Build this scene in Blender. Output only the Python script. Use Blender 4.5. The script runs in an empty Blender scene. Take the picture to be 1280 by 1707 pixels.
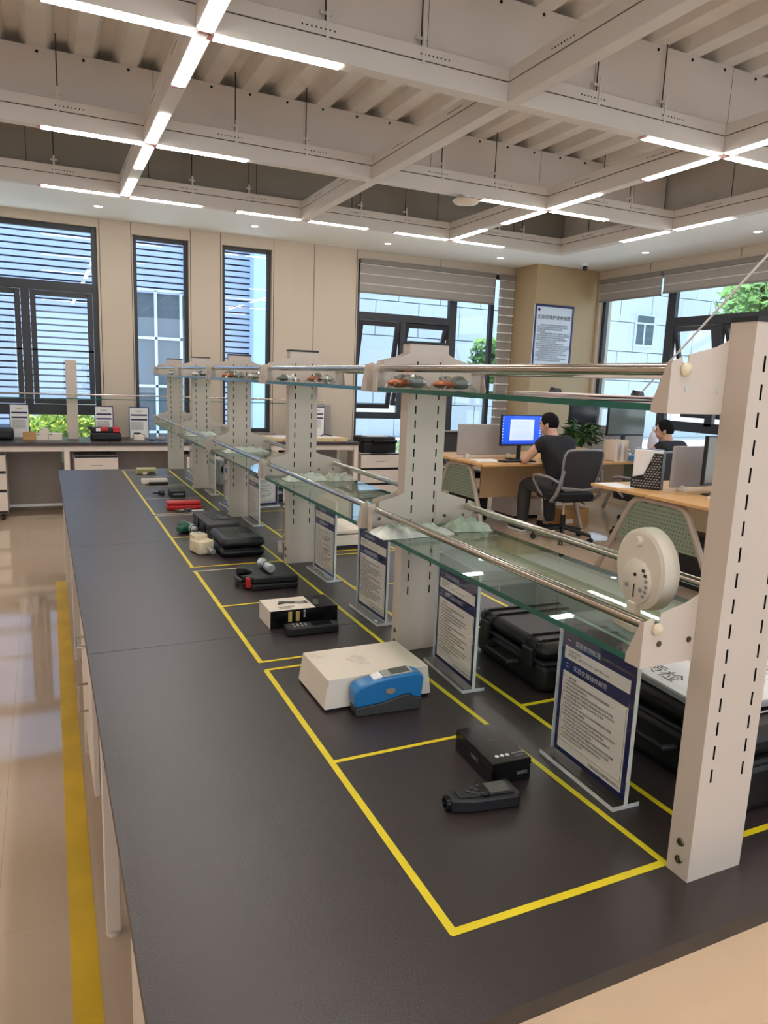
import bpy, bmesh, math, random
from mathutils import Vector, Matrix
random.seed(7)
SC = bpy.context.scene
COL = SC.collection
R = math.radians

# ------------------------------------------------------------------ camera
cam_d = bpy.data.cameras.new('camera'); cam = bpy.data.objects.new('camera', cam_d); COL.objects.link(cam)
cam_d.sensor_fit = 'HORIZONTAL'; cam_d.sensor_width = 36.0; cam_d.lens = 36.0 * 1204.9 / 1280.0
rt = Vector((0.90618874, -0.42118794, 0.03771848)); dn = Vector((-0.04178166, -0.17793755, -0.98315437)); fw = Vector((0.4208043, 0.88934748, -0.17884294))
m = Matrix((rt, -dn, -fw)).transposed().to_4x4(); m.translation = Vector((0, 0, 1.5525)); cam.matrix_world = m
cam_d.clip_start = 0.02; cam_d.clip_end = 300
SC.camera = cam
# ------------------------------------------------------------------ world, sun, exposure
w = bpy.data.worlds.new('world'); SC.world = w; w.use_nodes = True
bg = w.node_tree.nodes['Background']; bg.inputs[0].default_value = (0.72, 0.85, 1.0, 1); bg.inputs[1].default_value = 3.2
sun_d = bpy.data.lights.new('sun', 'SUN'); sun_d.energy = 8.5; sun_d.angle = R(1.0); sun_d.color = (1.0, 0.95, 0.86)
sun = bpy.data.objects.new('sun', sun_d); COL.objects.link(sun); sun.rotation_euler = Vector((-0.525, 0.074, 0.848)).to_track_quat('Z', 'Y').to_euler()
LED = 27.0
SC.view_settings.view_transform = 'Standard'; SC.view_settings.look = 'None'
SC.view_settings.exposure = 0.0; SC.view_settings.gamma = 1.0; SC.view_settings.use_curve_mapping = False
SC.cycles.max_bounces = 10; SC.cycles.transparent_max_bounces = 24; SC.cycles.diffuse_bounces = 5
SC.cycles.caustics_reflective = False; SC.cycles.caustics_refractive = False; SC.cycles.sample_clamp_indirect = 6

# ------------------------------------------------------------------ materials
def lin(c):
    return tuple(((v / 255) / 12.92 if v / 255 <= 0.04045 else ((v / 255 + 0.055) / 1.055) ** 2.4) for v in c) + (1,)
MATS = {}
def mat(name, rgb, rough=0.5, metal=0.0, var=0.04, scale=6.0, bump=0.0, bscale=60.0, emit=0.0, coat=0.0, spec=None, stretch=None):
    if name in MATS: return MATS[name]
    mt = bpy.data.materials.new(name); mt.use_nodes = True; nt = mt.node_tree; b = nt.nodes['Principled BSDF']
    c = lin(rgb); b.inputs['Roughness'].default_value = rough; b.inputs['Metallic'].default_value = metal
    if spec is not None: b.inputs['Specular IOR Level'].default_value = spec
    if coat: b.inputs['Coat Weight'].default_value = coat; b.inputs['Coat Roughness'].default_value = 0.1
    tc = nt.nodes.new('ShaderNodeTexCoord'); mp = nt.nodes.new('ShaderNodeMapping'); nt.links.new(tc.outputs['Object'], mp.inputs[0])
    if stretch: mp.inputs['Scale'].default_value = stretch
    n = nt.nodes.new('ShaderNodeTexNoise'); n.inputs['Scale'].default_value = scale; n.inputs['Detail'].default_value = 3
    nt.links.new(mp.outputs[0], n.inputs['Vector'])
    r = nt.nodes.new('ShaderNodeValToRGB')
    r.color_ramp.elements[0].position = 0.3; r.color_ramp.elements[1].position = 0.7
    r.color_ramp.elements[0].color = tuple(v * (1 - var) for v in c[:3]) + (1,)
    r.color_ramp.elements[1].color = tuple(min(1, v * (1 + var)) for v in c[:3]) + (1,)
    nt.links.new(n.outputs['Fac'], r.inputs[0]); nt.links.new(r.outputs[0], b.inputs['Base Color'])
    if emit:
        nt.links.new(r.outputs[0], b.inputs['Emission Color']); b.inputs['Emission Strength'].default_value = emit
    if bump:
        n2 = nt.nodes.new('ShaderNodeTexNoise'); n2.inputs['Scale'].default_value = bscale
        nt.links.new(tc.outputs['Object'], n2.inputs['Vector'])
        bp = nt.nodes.new('ShaderNodeBump'); bp.inputs['Strength'].default_value = bump; bp.inputs['Distance'].default_value = 0.002
        nt.links.new(n2.outputs['Fac'], bp.inputs['Height']); nt.links.new(bp.outputs[0], b.inputs['Normal'])
    MATS[name] = mt; return mt
def glassy(name, tint, ior=1.5, rough=0.0, gloss=1.0):
    if name in MATS: return MATS[name]
    mt = bpy.data.materials.new(name); mt.use_nodes = True; nt = mt.node_tree; nt.nodes.clear()
    o = nt.nodes.new('ShaderNodeOutputMaterial'); mx = nt.nodes.new('ShaderNodeMixShader'); fr = nt.nodes.new('ShaderNodeFresnel')
    geo = nt.nodes.new('ShaderNodeNewGeometry'); mr = nt.nodes.new('ShaderNodeMapRange'); mr.inputs[3].default_value = ior; mr.inputs[4].default_value = 1 / ior
    nt.links.new(geo.outputs['Backfacing'], mr.inputs[0]); nt.links.new(mr.outputs[0], fr.inputs[0])
    t = nt.nodes.new('ShaderNodeBsdfTransparent'); t.inputs[0].default_value = lin(tint)
    g = nt.nodes.new('ShaderNodeBsdfGlossy'); g.inputs['Roughness'].default_value = rough; g.inputs[0].default_value = (gloss, gloss, gloss, 1)
    nt.links.new(fr.outputs[0], mx.inputs[0]); nt.links.new(t.outputs[0], mx.inputs[1]); nt.links.new(g.outputs[0], mx.inputs[2])
    nt.links.new(mx.outputs[0], o.inputs[0]); MATS[name] = mt; return mt

WALL = mat('wall_panel_cream', (203, 188, 168), 0.55, var=0.02, scale=1.5)
WHITEC = mat('ceiling_white', (250, 252, 252), 0.6, var=0.01)
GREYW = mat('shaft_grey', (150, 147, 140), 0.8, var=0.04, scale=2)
BEAMW = mat('beam_offwhite', (226, 219, 212), 0.5, var=0.03, scale=2)
DEEP = mat('deep_beam_paint', (226, 218, 212), 0.6, var=0.03, scale=2)
DECK = mat('deck_metal', (232, 227, 221), 0.5, var=0.06, scale=3)
PILLAR = mat('pillar_tan', (176, 153, 116), 0.6, var=0.02, scale=1.5)
FLOOR = mat('floor_tile_beige', (200, 177, 152), 0.055, var=0.04, scale=1.2, spec=0.8)
JOINT = mat('joint_dark', (60, 54, 48), 0.8)
FRAME = mat('window_frame_charcoal', (50, 50, 54), 0.4)
GLASSW = glassy('window_glass', (232, 240, 246), 1.5)
GLASS_S = glassy('shelf_glass', (226, 243, 236), 1.5)
GEDGE = mat('shelf_glass_edge', (28, 98, 86), 0.15, var=0.2, scale=8)
ACRYL = glassy('acrylic', (250, 252, 252), 1.3)
ACRE = mat('acrylic_edge', (226, 228, 224), 0.12, var=0.15, scale=30)
POST = mat('rack_powder_coat', (206, 192, 178), 0.42, var=0.015)
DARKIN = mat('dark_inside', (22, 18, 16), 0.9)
STEEL = mat('brushed_steel', (206, 198, 188), 0.14, metal=1.0, var=0.01, scale=2)
SCREWM = mat('screw_metal', (120, 112, 100), 0.3, metal=1.0)
CREAMP = mat('cream_plastic', (226, 210, 178), 0.4)
BTOP = mat('worktop_charcoal', (54, 45, 45), 0.37, var=0.06, scale=1.6, bump=0.15, bscale=300, spec=0.62)
BEDGE = mat('worktop_edge', (66, 56, 48), 0.5, var=0.12, scale=20)
CAB = mat('cabinet_white', (226, 214, 203), 0.45, var=0.015)
CABGREY = mat('cabinet_back_grey', (158, 150, 144), 0.6)
TAPE = mat('yellow_tape', (232, 208, 30), 0.45, var=0.08, scale=14)
TAPEW = mat('worn_tape_pale', (214, 206, 178), 0.4, var=0.08, scale=14)
FTAPE = mat('floor_tape', (226, 184, 34), 0.5, var=0.12, scale=5)
BLACKP = mat('black_plastic', (20, 19, 20), 0.45, bump=0.2, bscale=500)
BLACKG = mat('black_gloss', (16, 15, 16), 0.18)
RUBBER = mat('black_rubber', (32, 31, 31), 0.7)
DGREY = mat('dark_grey_plastic', (62, 60, 60), 0.5)
GREYP = mat('grey_plastic', (150, 148, 148), 0.5)
BLUE = mat('blue_plastic', (36, 116, 176), 0.32, var=0.05)
CARD = mat('white_card', (234, 222, 206), 0.6, var=0.02)
KRAFT = mat('kraft_card', (196, 152, 98), 0.8, var=0.06)
REDP = mat('red_plastic', (196, 36, 40), 0.35)
GREENP = mat('green_plastic', (20, 84, 62), 0.35)
PAPER = mat('paper_white', (244, 240, 238), 0.7, var=0.01)
PAPERB = mat('poster_paper_blue', (214, 226, 238), 0.6, var=0.01)
NAVY = mat('navy_print', (28, 30, 88), 0.5)
INK = mat('ink', (52, 48, 50), 0.7)
WINK = mat('white_ink', (226, 226, 232), 0.6)
GINK = mat('gold_ink', (190, 162, 92), 0.5)
GREENINK = mat('green_ink', (70, 128, 96), 0.6)
SILV = mat('silver_plastic', (190, 194, 192), 0.3, metal=0.5)
LCD = mat('grey_screen', (92, 92, 90), 0.12)
WOOD = mat('desk_wood', (218, 170, 110), 0.4, var=0.08, scale=3, stretch=(1, 12, 1))
WOODP = mat('desk_panel_wood', (208, 178, 132), 0.5, var=0.05, scale=3)
FRAMEG = mat('desk_frame_taupe', (176, 164, 150), 0.35, metal=0.2)
GREENMESH = mat('green_mesh_panel', (128, 142, 122), 0.6)
PARTG = mat('partition_grey', (168, 162, 158), 0.6)
CHAIRF = mat('chair_frame_grey', (138, 134, 134), 0.45)
CHAIRM = mat('chair_mesh_dark', (58, 55, 56), 0.85, bump=0.4, bscale=400)
SEATF = mat('seat_fabric_black', (30, 29, 31), 0.9, bump=0.4, bscale=300)
SKIN = mat('skin', (206, 160, 134), 0.5, var=0.04)
HAIR = mat('hair_black', (16, 13, 12), 0.8, var=0.2, scale=60, spec=0.2)
SHIRT = mat('shirt_black', (27, 26, 28), 0.85, var=0.1)
TROUS = mat('trousers_charcoal', (58, 57, 60), 0.85, var=0.1)
SHOE = mat('sneaker_dark', (40, 38, 38), 0.6)
LEAF = mat('leaf_green', (48, 84, 36), 0.45, var=0.35, scale=25)
LEAFB = mat('hedge_leaf', (206, 232, 96), 0.6, var=0.4, scale=12)
LEAFT = mat('tree_leaf', (112, 150, 78), 0.6, var=0.4, scale=2)
BARK = mat('bark', (90, 74, 58), 0.9)
BLIND = mat('blind_fabric', (158, 152, 146), 0.8, var=0.03)
BLINDL = mat('blind_light_band', (206, 202, 196), 0.8)
SLAT = mat('facade_slat_blue', (176, 190, 216), 0.5, var=0.05)
FACD = mat('facade_dark', (116, 132, 158), 0.6)
STONE = mat('stone_cladding', (206, 214, 222), 0.7, var=0.03, scale=1)
PAVE = mat('pavement', (214, 208, 198), 0.8, var=0.06, scale=0.6)
OUTGL = mat('outdoor_glass', (92, 104, 116), 0.08)
CABLE = mat('cable_dark', (60, 54, 50), 0.5)
def led_mat():
    mt = bpy.data.materials.new('led_diffuser'); mt.use_nodes = True; b = mt.node_tree.nodes['Principled BSDF']
    b.inputs['Base Color'].default_value = (1, 1, 1, 1); b.inputs['Emission Color'].default_value = (1.0, 0.95, 0.90, 1); b.inputs['Emission Strength'].default_value = LED
    return mt
LEDM = led_mat()
PINK = mat('led_end_cap_pink', (214, 150, 146), 0.5)

# ------------------------------------------------------------------ mesh helpers
class MB:
    def __init__(s): s.v = []; s.f = []; s.mi = []; s.cur = 0
    def add(s, vs, fs):
        o = len(s.v); s.v += [tuple(p) for p in vs]; s.f += [tuple(i + o for i in f) for f in fs]; s.mi += [s.cur] * len(fs); return s
    def box(s, x0, y0, z0, x1, y1, z1):
        if x0 > x1: x0, x1 = x1, x0
        if y0 > y1: y0, y1 = y1, y0
        if z0 > z1: z0, z1 = z1, z0
        return s.add([(x0,y0,z0),(x1,y0,z0),(x1,y1,z0),(x0,y1,z0),(x0,y0,z1),(x1,y0,z1),(x1,y1,z1),(x0,y1,z1)],
                     [(0,3,2,1),(4,5,6,7),(0,1,5,4),(1,2,6,5),(2,3,7,6),(3,0,4,7)])
    def prism(s, poly, a, b, axis='z'):
        n = len(poly)
        def P(u, v, t): return {'z': (u, v, t), 'y': (u, t, v), 'x': (t, u, v)}[axis]
        vs = [P(u, v, a) for u, v in poly] + [P(u, v, b) for u, v in poly]
        return s.add(vs, [tuple(range(n))[::-1], tuple(range(n, 2 * n))] + [(i, (i + 1) % n, n + (i + 1) % n, n + i) for i in range(n)])
    def cyl(s, p, q, r, r2=None, n=14):
        p = Vector(p); q = Vector(q); d = (q - p).normalized(); a = d.orthogonal().normalized(); b = d.cross(a)
        r2 = r if r2 is None else r2; vs = []
        for c, rr in ((p, r), (q, r2)):
            for i in range(n):
                t = 2 * math.pi * i / n; vs.append(c + (a * math.cos(t) + b * math.sin(t)) * rr)
        return s.add(vs, [tuple(range(n))[::-1], tuple(range(n, 2 * n))] + [(i, (i + 1) % n, n + (i + 1) % n, n + i) for i in range(n)])
    def tube(s, pts, r, n=8):
        pts = [Vector(p) for p in pts]; vs = []; a = None
        for k, p in enumerate(pts):
            d = (pts[min(k + 1, len(pts) - 1)] - pts[max(k - 1, 0)]).normalized()
            a = d.orthogonal().normalized() if a is None else (a - d * a.dot(d)).normalized()
            b = d.cross(a)
            rr = r[k] if isinstance(r, (list, tuple)) else r
            for i in range(n):
                t = 2 * math.pi * i / n; vs.append(p + (a * math.cos(t) + b * math.sin(t)) * rr)
        fs = [tuple(range(n))[::-1], tuple(range(len(vs) - n, len(vs)))]
        for k in range(len(pts) - 1):
            for i in range(n): fs.append((k * n + i, k * n + (i + 1) % n, (k + 1) * n + (i + 1) % n, (k + 1) * n + i))
        return s.add(vs, fs)
    def lathe(s, prof, c=(0, 0, 0), n=24, axis=(0, 0, 1), cap=True):
        q = Vector((0, 0, 1)).rotation_difference(Vector(axis)); vs = []; c = Vector(c)
        for r, z in prof:
            for i in range(n):
                t = 2 * math.pi * i / n; vs.append(c + q @ Vector((r * math.cos(t), r * math.sin(t), z)))
        fs = [tuple(range(n))[::-1], tuple(range(len(vs) - n, len(vs)))] if cap else []
        for k in range(len(prof) - 1):
            for i in range(n): fs.append((k * n + i, k * n + (i + 1) % n, (k + 1) * n + (i + 1) % n, (k + 1) * n + i))
        return s.add(vs, fs)
    def ell(s, c, r, n=16, m_=10):
        vs = []; c = Vector(c)
        for j in range(1, m_):
            ph = math.pi * j / m_
            for i in range(n):
                t = 2 * math.pi * i / n; vs.append((c.x + r[0] * math.sin(ph) * math.cos(t), c.y + r[1] * math.sin(ph) * math.sin(t), c.z + r[2] * math.cos(ph)))
        k = len(vs); vs += [(c.x, c.y, c.z + r[2]), (c.x, c.y, c.z - r[2])]; fs = []
        for j in range(m_ - 2):
            for i in range(n): fs.append((j * n + i, (j + 1) * n + i, (j + 1) * n + (i + 1) % n, j * n + (i + 1) % n))
        for i in range(n): fs.append((k, i, (i + 1) % n)); fs.append((k + 1, (m_ - 2) * n + (i + 1) % n, (m_ - 2) * n + i))
        return s.add(vs, fs)
    def quad(s, a, b, c, d): return s.add([a, b, c, d], [(0, 1, 2, 3)])
    def build(s, name, material, parent=None, bevel=0.0, smooth=False, off=None, seg=2, label=None, kind=None):
        me = bpy.data.meshes.new(name)
        vs = s.v if off is None else [(x - off[0], y - off[1], z - off[2]) for x, y, z in s.v]
        me.from_pydata(vs, [], s.f); ms = material if isinstance(material, (list, tuple)) else [material]
        for mm in ms: me.materials.append(mm)
        if len(ms) > 1: me.polygons.foreach_set('material_index', s.mi)
        if smooth:
            me.polygons.foreach_set('use_smooth', [True] * len(me.polygons))
            try: me.set_sharp_from_angle(angle=R(40))
            except Exception: pass
        me.update(); o = bpy.data.objects.new(name, me); COL.objects.link(o)
        if parent is not None: o.parent = parent
        if bevel:
            bv = o.modifiers.new('bevel', 'BEVEL'); bv.width = bevel; bv.segments = seg; bv.limit_method = 'ANGLE'; bv.angle_limit = R(35)
        if label: o['label'] = label
        if kind: o['kind'] = kind
        return o
def B(*a): return MB().box(*a)
def thing(name, label, cat, loc=(0, 0, 0), rz=0.0, group=None):
    o = bpy.data.objects.new(name, None); COL.objects.link(o); o.location = loc; o.rotation_euler = (0, 0, rz); o.empty_display_size = 0.05
    o['label'] = label; o['category'] = cat
    if group: o['group'] = group
    return o
def tag(o, label, cat, group=None):
    o['label'] = label; o['category'] = cat
    if group: o['group'] = group
    return o
def struct(name, mb, material, parent=None, bevel=0.0, **k):
    o = mb.build(name, material, parent, bevel, **k)
    if parent is None: o['kind'] = 'structure'
    return o
def sroot(name, loc=(0, 0, 0)):
    o = bpy.data.objects.new(name, None); COL.objects.link(o); o['kind'] = 'structure'; o.location = loc; return o
def share(src, name, parent, loc, rot=None):
    c = src.copy(); COL.objects.link(c); c.name = name; c.parent = parent; c.location = loc
    if rot: c.rotation_euler = rot
    return c
def dup(root, loc, rz=None, label=None, group=None):
    def rec(o, par):
        c = o.copy(); COL.objects.link(c); c.parent = par
        for ch in [x for x in ALLKIDS.get(o.name, [])]: rec(ch, c)
        return c
    ALLKIDS = {}
    for x in bpy.data.objects:
        if x.parent: ALLKIDS.setdefault(x.parent.name, []).append(x)
    c = rec(root, None); c.location = loc
    if rz is not None: c.rotation_euler = (0, 0, rz)
    if label: c['label'] = label
    if group: c['group'] = group
    return c
_TC = {}
def text_mesh(body, size, align='LEFT', spacing=1.0, line=1.0):
    key = (body, size, align, spacing, line)
    if key in _TC: return _TC[key]
    c = bpy.data.curves.new('txt', 'FONT'); c.body = body; c.size = size; c.align_x = align; c.space_character = spacing; c.space_line = line; c.resolution_u = 1
    o = bpy.data.objects.new('txt', c); COL.objects.link(o)
    dg = bpy.context.evaluated_depsgraph_get(); dg.update()
    me = bpy.data.meshes.new_from_object(o.evaluated_get(dg)); bpy.data.objects.remove(o); bpy.data.curves.remove(c)
    _TC[key] = me; return me
def text(name, body, size, material, parent, origin, xdir, ydir, align='LEFT', line=1.0, spacing=1.0):
    me = text_mesh(body, size, align, spacing, line).copy(); me.materials.clear(); me.materials.append(material)
    o = bpy.data.objects.new(name, me); COL.objects.link(o); o.parent = parent
    x = Vector(xdir).normalized(); y = Vector(ydir).normalized(); z = x.cross(y)
    mm = Matrix((x, y, z)).transposed().to_4x4(); mm.translation = Vector(origin); o.matrix_local = mm
    return o

# ================================================================== SETTING
YW = 8.83; XW = 7.12; ZC = 3.163; XL = -4.2; YN = -3.6; ZD = 3.73
# floor: a slab and tiles with joints
fl = sroot('floor')
struct('floor_slab', B(XL, YN, -0.3, XW, YW, -0.004), JOINT, fl)
T = 0.8; tile0 = None
for i in range(15):
    for j in range(16):
        x = XL + 0.02 + i * T; y = YN + 0.02 + j * T
        w_ = min(T, XW - x); h_ = min(T, YW - y)
        if w_ < 0.05 or h_ < 0.05: continue
        if w_ >= T - 1e-6 and h_ >= T - 1e-6:
            if tile0 is None:
                tile0 = B(0.0003, 0.0003, -0.01, T - 0.0003, T - 0.0003, 0).build('tile', FLOOR, fl); tile0.location = (x, y, 0)
            else: share(tile0, 'tile', fl, (x, y, 0))
        else:
            o = B(0.0003, 0.0003, -0.01, w_ - 0.0003, h_ - 0.0003, 0).build('tile', FLOOR, fl); o.location = (x, y, 0)
# walls with openings (back wall in XZ, right wall in YZ)
def wall_cells(a0, a1, z0, z1, opens, put):
    xs = sorted({a0, a1, *[o[0] for o in opens], *[o[1] for o in opens]})
    for i in range(len(xs) - 1):
        l, r = xs[i], xs[i + 1]; mid = (l + r) / 2
        hs = sorted([(o[2], o[3]) for o in opens if o[0] < mid < o[1]]); z = z0
        for (b0, b1) in hs:
            if b0 > z: put(l, r, z, b0)
            z = b1
        if z < z1: put(l, r, z, z1)
OPB = [(-2.6, 0.60, 0.45, 3.07), (0.97, 1.58, 0.45, 3.04), (1.965, 2.565, 0.86, 3.04), (3.69, 6.02, 0.45, 3.06)]
mb = MB(); wall_cells(XL, XW + 0.2, 0, 3.9, OPB, lambda l, r, b, t: mb.box(l, YW, b, r, YW + 0.22, t)); struct('wall_back', mb, WALL)
OPR = [(-1.0, 1.6, 0.45, 3.03), (2.2, 4.2, 0.45, 3.03), (4.55, 8.25, 0.45, 3.03)]
mb = MB(); wall_cells(YN, YW, 0, 3.9, OPR, lambda l, r, b, t: mb.box(XW, l, b, XW + 0.22, r, t)); struct('wall_right', mb, WALL)
struct('wall_left', B(XL - 0.2, YN, 0, XL, YW, 3.9), WALL)
OPF = [(-3.6, -1.2, 0.9, 3.03), (-0.6, 1.8, 0.9, 3.03), (2.4, 4.8, 0.9, 3.03)]  # unseen window openings added behind the camera to bring in sky light
mb = MB(); wall_cells(XL - 0.2, XW + 0.2, 0, 3.9, OPF, lambda l, r, b, t: mb.box(l, YN - 0.2, b, r, YN, t)); struct('wall_front', mb, WALL)
# panel joints on the back wall: thin recessed strips
def joint(x, z0, z1): struct('trim_joint', B(x - 0.003, YW - 0.002, z0, x + 0.003, YW + 0.001, z1), JOINT)
for x, z0, z1 in ((0.625, 0.8, ZC), (0.955, 0.8, ZC), (1.60, 0.8, ZC), (1.945, 0.5, ZC), (2.585, 0.5, ZC), (3.10, 0.5, ZC), (3.67, 0.5, ZC), (4.876, 3.07, ZC)): joint(x, z0, z1)
for y in (7.35, 6.0): struct('trim_joint', B(XW - 0.002, y - 0.003, 3.04, XW + 0.001, y + 0.003, ZC), JOINT)
# pillar in the corner
pil = struct('wall_pillar', B(6.06, 8.30, 0, XW - 0.001, YW - 0.001, ZC - 0.001), PILLAR)
# white ceiling borders
X5 = 5.93; Y3 = 7.64
struct('ceiling', B(XL, Y3, ZC, XW, YW, ZC + 0.08).box(X5, YN, ZC, XW, Y3, ZC + 0.08), WHITEC)
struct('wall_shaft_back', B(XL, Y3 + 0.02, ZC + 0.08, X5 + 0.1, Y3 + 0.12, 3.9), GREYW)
struct('wall_shaft_right', B(X5 + 0.02, YN, ZC + 0.08, X5 + 0.12, Y3 + 0.02, 3.9), mat('shaft_right_paint', (200, 196, 190), 0.8))
for i in range(9):
    struct('trim_seam', B(-3.2 + i * 1.05, Y3 + 0.016, ZC + 0.08, -3.195 + i * 1.05, Y3 + 0.021, 3.72), JOINT)
for i in range(8):
    struct('trim_seam', B(X5 + 0.016, 0.2 + i * 1.0, ZC + 0.08, X5 + 0.021, 0.205 + i * 1.0, 3.72), JOINT)
# corrugated deck (flutes run along Y)
mb = MB(); P_ = 0.30; x = XL; pts = []
while x < X5 + 0.1:
    pts += [(x, ZD), (x + 0.12, ZD), (x + 0.165, ZD + 0.075), (x + 0.255, ZD + 0.075)]; x += P_
vs = []; fs = []
for (px, pz) in pts: vs += [(px, YN, pz), (px, Y3 + 0.1, pz)]
for i in range(len(pts) - 1): fs.append((2 * i, 2 * i + 1, 2 * i + 3, 2 * i + 2))
mb.add(vs, fs); mb.box(XL, YN, ZD + 0.12, XW, YW, ZD + 0.2)
struct('ceiling_deck', mb, DECK)
# deep painted beams across
def deepbeam(y):
    o = struct('ceiling_deep_beam', B(XL, y, 3.36, X5, y + 0.34, ZD - 0.001), DEEP)
    q = MB()
    for k in range(9): q.box(XL + 0.35 + k * 1.17, y - 0.0015, 3.37, XL + 0.352 + k * 1.17, y + 0.001, ZD - 0.01)
    q.build('panel_seams', JOINT, o)
    q = MB(); x = XL + 0.06
    while x < X5 - 0.1: q.cyl((x, y - 0.004, ZD - 0.03), (x, y + 0.002, ZD - 0.03), 0.010, n=6); x += P_
    q.build('rivets', DARKIN, o, kind='stuff')
for y in (-2.4, -0.3, 1.78, 3.90, 6.02): deepbeam(y)

# ------------------------------------------------------------------ suspended grid
ROWS = [-2.0, -0.05, 1.95, 3.885, 5.825, 7.60]; COLS = [-2.75, -1.0, 0.775, 2.55, 4.31, 5.875]
GZ = ZC; GW = 0.045
grid = sroot('ceiling_grid')
def beam_piece(x0, y0, x1, y1):
    q = MB(); q.box(x0, y0, GZ, x1, y1, GZ + 0.105); q.build('beam', BEAMW, grid, bevel=0.003, seg=1)
    dx = 0.006 if (x1 - x0) < (y1 - y0) else 0; dy = 0.006 if not dx else 0
    MB().box(x0 + dx, y0 + dy, GZ + 0.105, x1 - dx, y1 - dy, GZ + 0.111).build('beam_groove', JOINT, grid)
    MB().box(x0, y0, GZ + 0.111, x1, y1, GZ + 0.18).build('upper_rail', BEAMW, grid, bevel=0.003, seg=1)
for i, y in enumerate(ROWS): beam_piece(XL if i < 6 else XL, y - GW, COLS[-1] + GW, y + GW)
for x in COLS:
    ys = [YN] + ROWS
    for k in range(len(ys) - 1):
        a = ys[k] + (GW if k else 0); b = ys[k + 1] - GW
        if k >= 0: beam_piece(x - GW, a + 0.0006, x + GW, b - 0.0006)
# small punched holes printed on beam sides
hol = MB()
for y in ROWS:
    for x in COLS:
        for sx in (-0.62, 0.48):
            for k in range(8): hol.box(x + sx + k * 0.025, y - GW - 0.001, GZ + 0.135, x + sx + k * 0.025 + 0.008, y - GW + 0.001, GZ + 0.143)
for x in COLS:
    for y in ROWS:
        for sy in (-0.62, 0.48):
            for k in range(8): hol.box(x - GW - 0.001, y + sy + k * 0.025, GZ + 0.135, x - GW + 0.001, y + sy + k * 0.025 + 0.008, GZ + 0.143)
hol.build('punched_holes', DARKIN, grid, kind='stuff')
# hanger rods
for y in ROWS[1:]:
    for x in COLS[1:]:
        for s_ in (-0.6, 0.62):
            if x + s_ > X5: continue
            q = MB().cyl((x + s_, y - 0.01, GZ + 0.18), (x + s_, y - 0.01, ZD + 0.03), 0.0045, n=6)
            q.build('hanger_rod', CABLE, grid)
            MB().box(x + s_ - 0.008, y - GW - 0.004, GZ + 0.09, x + s_ + 0.008, y - GW + 0.001, GZ + 0.26).box(x + s_ - 0.03, y - 0.02, GZ + 0.22, x + s_ + 0.03, y, GZ + 0.235).build('hanger_clip', BEAMW, grid)
# LED strips
LN = 0.66
def strip(x0, y0, x1, y1, label):
    cx, cy = (x0 + x1) / 2, (y0 + y1) / 2
    t = thing('linear_light', label, 'light', (cx, cy, GZ - 0.004), group='linear LED lights in the suspended ceiling grid')
    MB().box(x0 - cx, y0 - cy, -0.002, x1 - cx, y1 - cy, 0.0035).build('diffuser', LEDM, t)
    if x1 - x0 > y1 - y0:
        MB().box(x0 - cx - 0.03, y0 - cy, -0.001, x0 - cx - 0.001, y1 - cy, 0.0035).build('end_cap', PINK, t)
    else:
        MB().box(x0 - cx, y1 - cy + 0.001, -0.001, x1 - cx, y1 - cy + 0.03, 0.0035).build('end_cap', PINK, t)
HW = 0.032
ROWN = {3.885: 'nearest', 5.825: 'middle', 7.60: 'farthest', 1.95: 'overhead', -0.05: 'rear', -2.0: 'rearmost'}
COLN = {0.775: 'left', 4.31: 'right', -2.75: 'outer left'}
for cx in (-2.75, 0.775, 4.31):
    for ry in ROWS:
        nm = 'of the %s %s grid crossing' % (ROWN[ry], COLN[cx])
        strip(cx - 0.05 - LN, ry - HW, cx - 0.05, ry + HW, 'white linear light on the left arm ' + nm)
        strip(cx + 0.05, ry - HW, cx + 0.05 + LN, ry + HW, 'white linear light on the right arm ' + nm)
        strip(cx - HW, ry - 0.05 - LN, cx + HW, ry - 0.05, 'white linear light on the near arm ' + nm)
        if ry < 7.5: strip(cx - HW, ry + 0.05, cx + HW, ry + 0.05 + LN, 'white linear light on the far arm ' + nm)
strip(2.55 - 0.05 - LN, 7.60 - HW, 2.55 - 0.05, 7.60 + HW, 'short white strip light left of the centre joint on the back grid rail')
strip(2.55 + 0.05, 7.60 - HW, 2.55 + 0.05 + LN, 7.60 + HW, 'short white strip light right of the centre joint on the back grid rail')
for ry, nn in ((5.825, 'far'), (1.95, 'near')):
    strip(5.875 - HW, ry - 0.05 - LN, 5.875 + HW, ry - 0.05, 'white strip light on the right border rail, nearer half of the %s pair' % nn)
    strip(5.875 - HW, ry + 0.05, 5.875 + HW, ry + 0.05 + LN, 'white strip light on the right border rail, farther half of the %s pair' % nn)
# downlights
DLM = mat('downlight_glow', (255, 250, 240), 0.5, emit=9.0)
for (x, y, lb) in ((0.58, 8.2, 'above the left window edge'), (2.18, 8.2, 'above the third window'), (3.81, 8.23, 'above the left end of the blind'),
                   (5.42, 8.24, 'above the right end of the blind'), (6.55, 6.87, 'by the pillar side of the right wall'), (6.57, 5.37, 'nearest over the right windows'), (-1.0, 8.2, 'over the outer left window')):
    t = thing('downlight', 'small round recessed ceiling downlight ' + lb, 'light', (x, y, ZC), group='round downlights in the white ceiling')
    MB().lathe([(0.052, -0.004), (0.052, 0.0), (0.04, 0.0), (0.04, -0.004), (0.052, -0.004)], n=20, cap=False).build('rim', WHITEC, t, smooth=True)
    MB().lathe([(0.0395, -0.003), (0.0395, 0.0)], n=20).build('lens', DLM, t)
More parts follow.
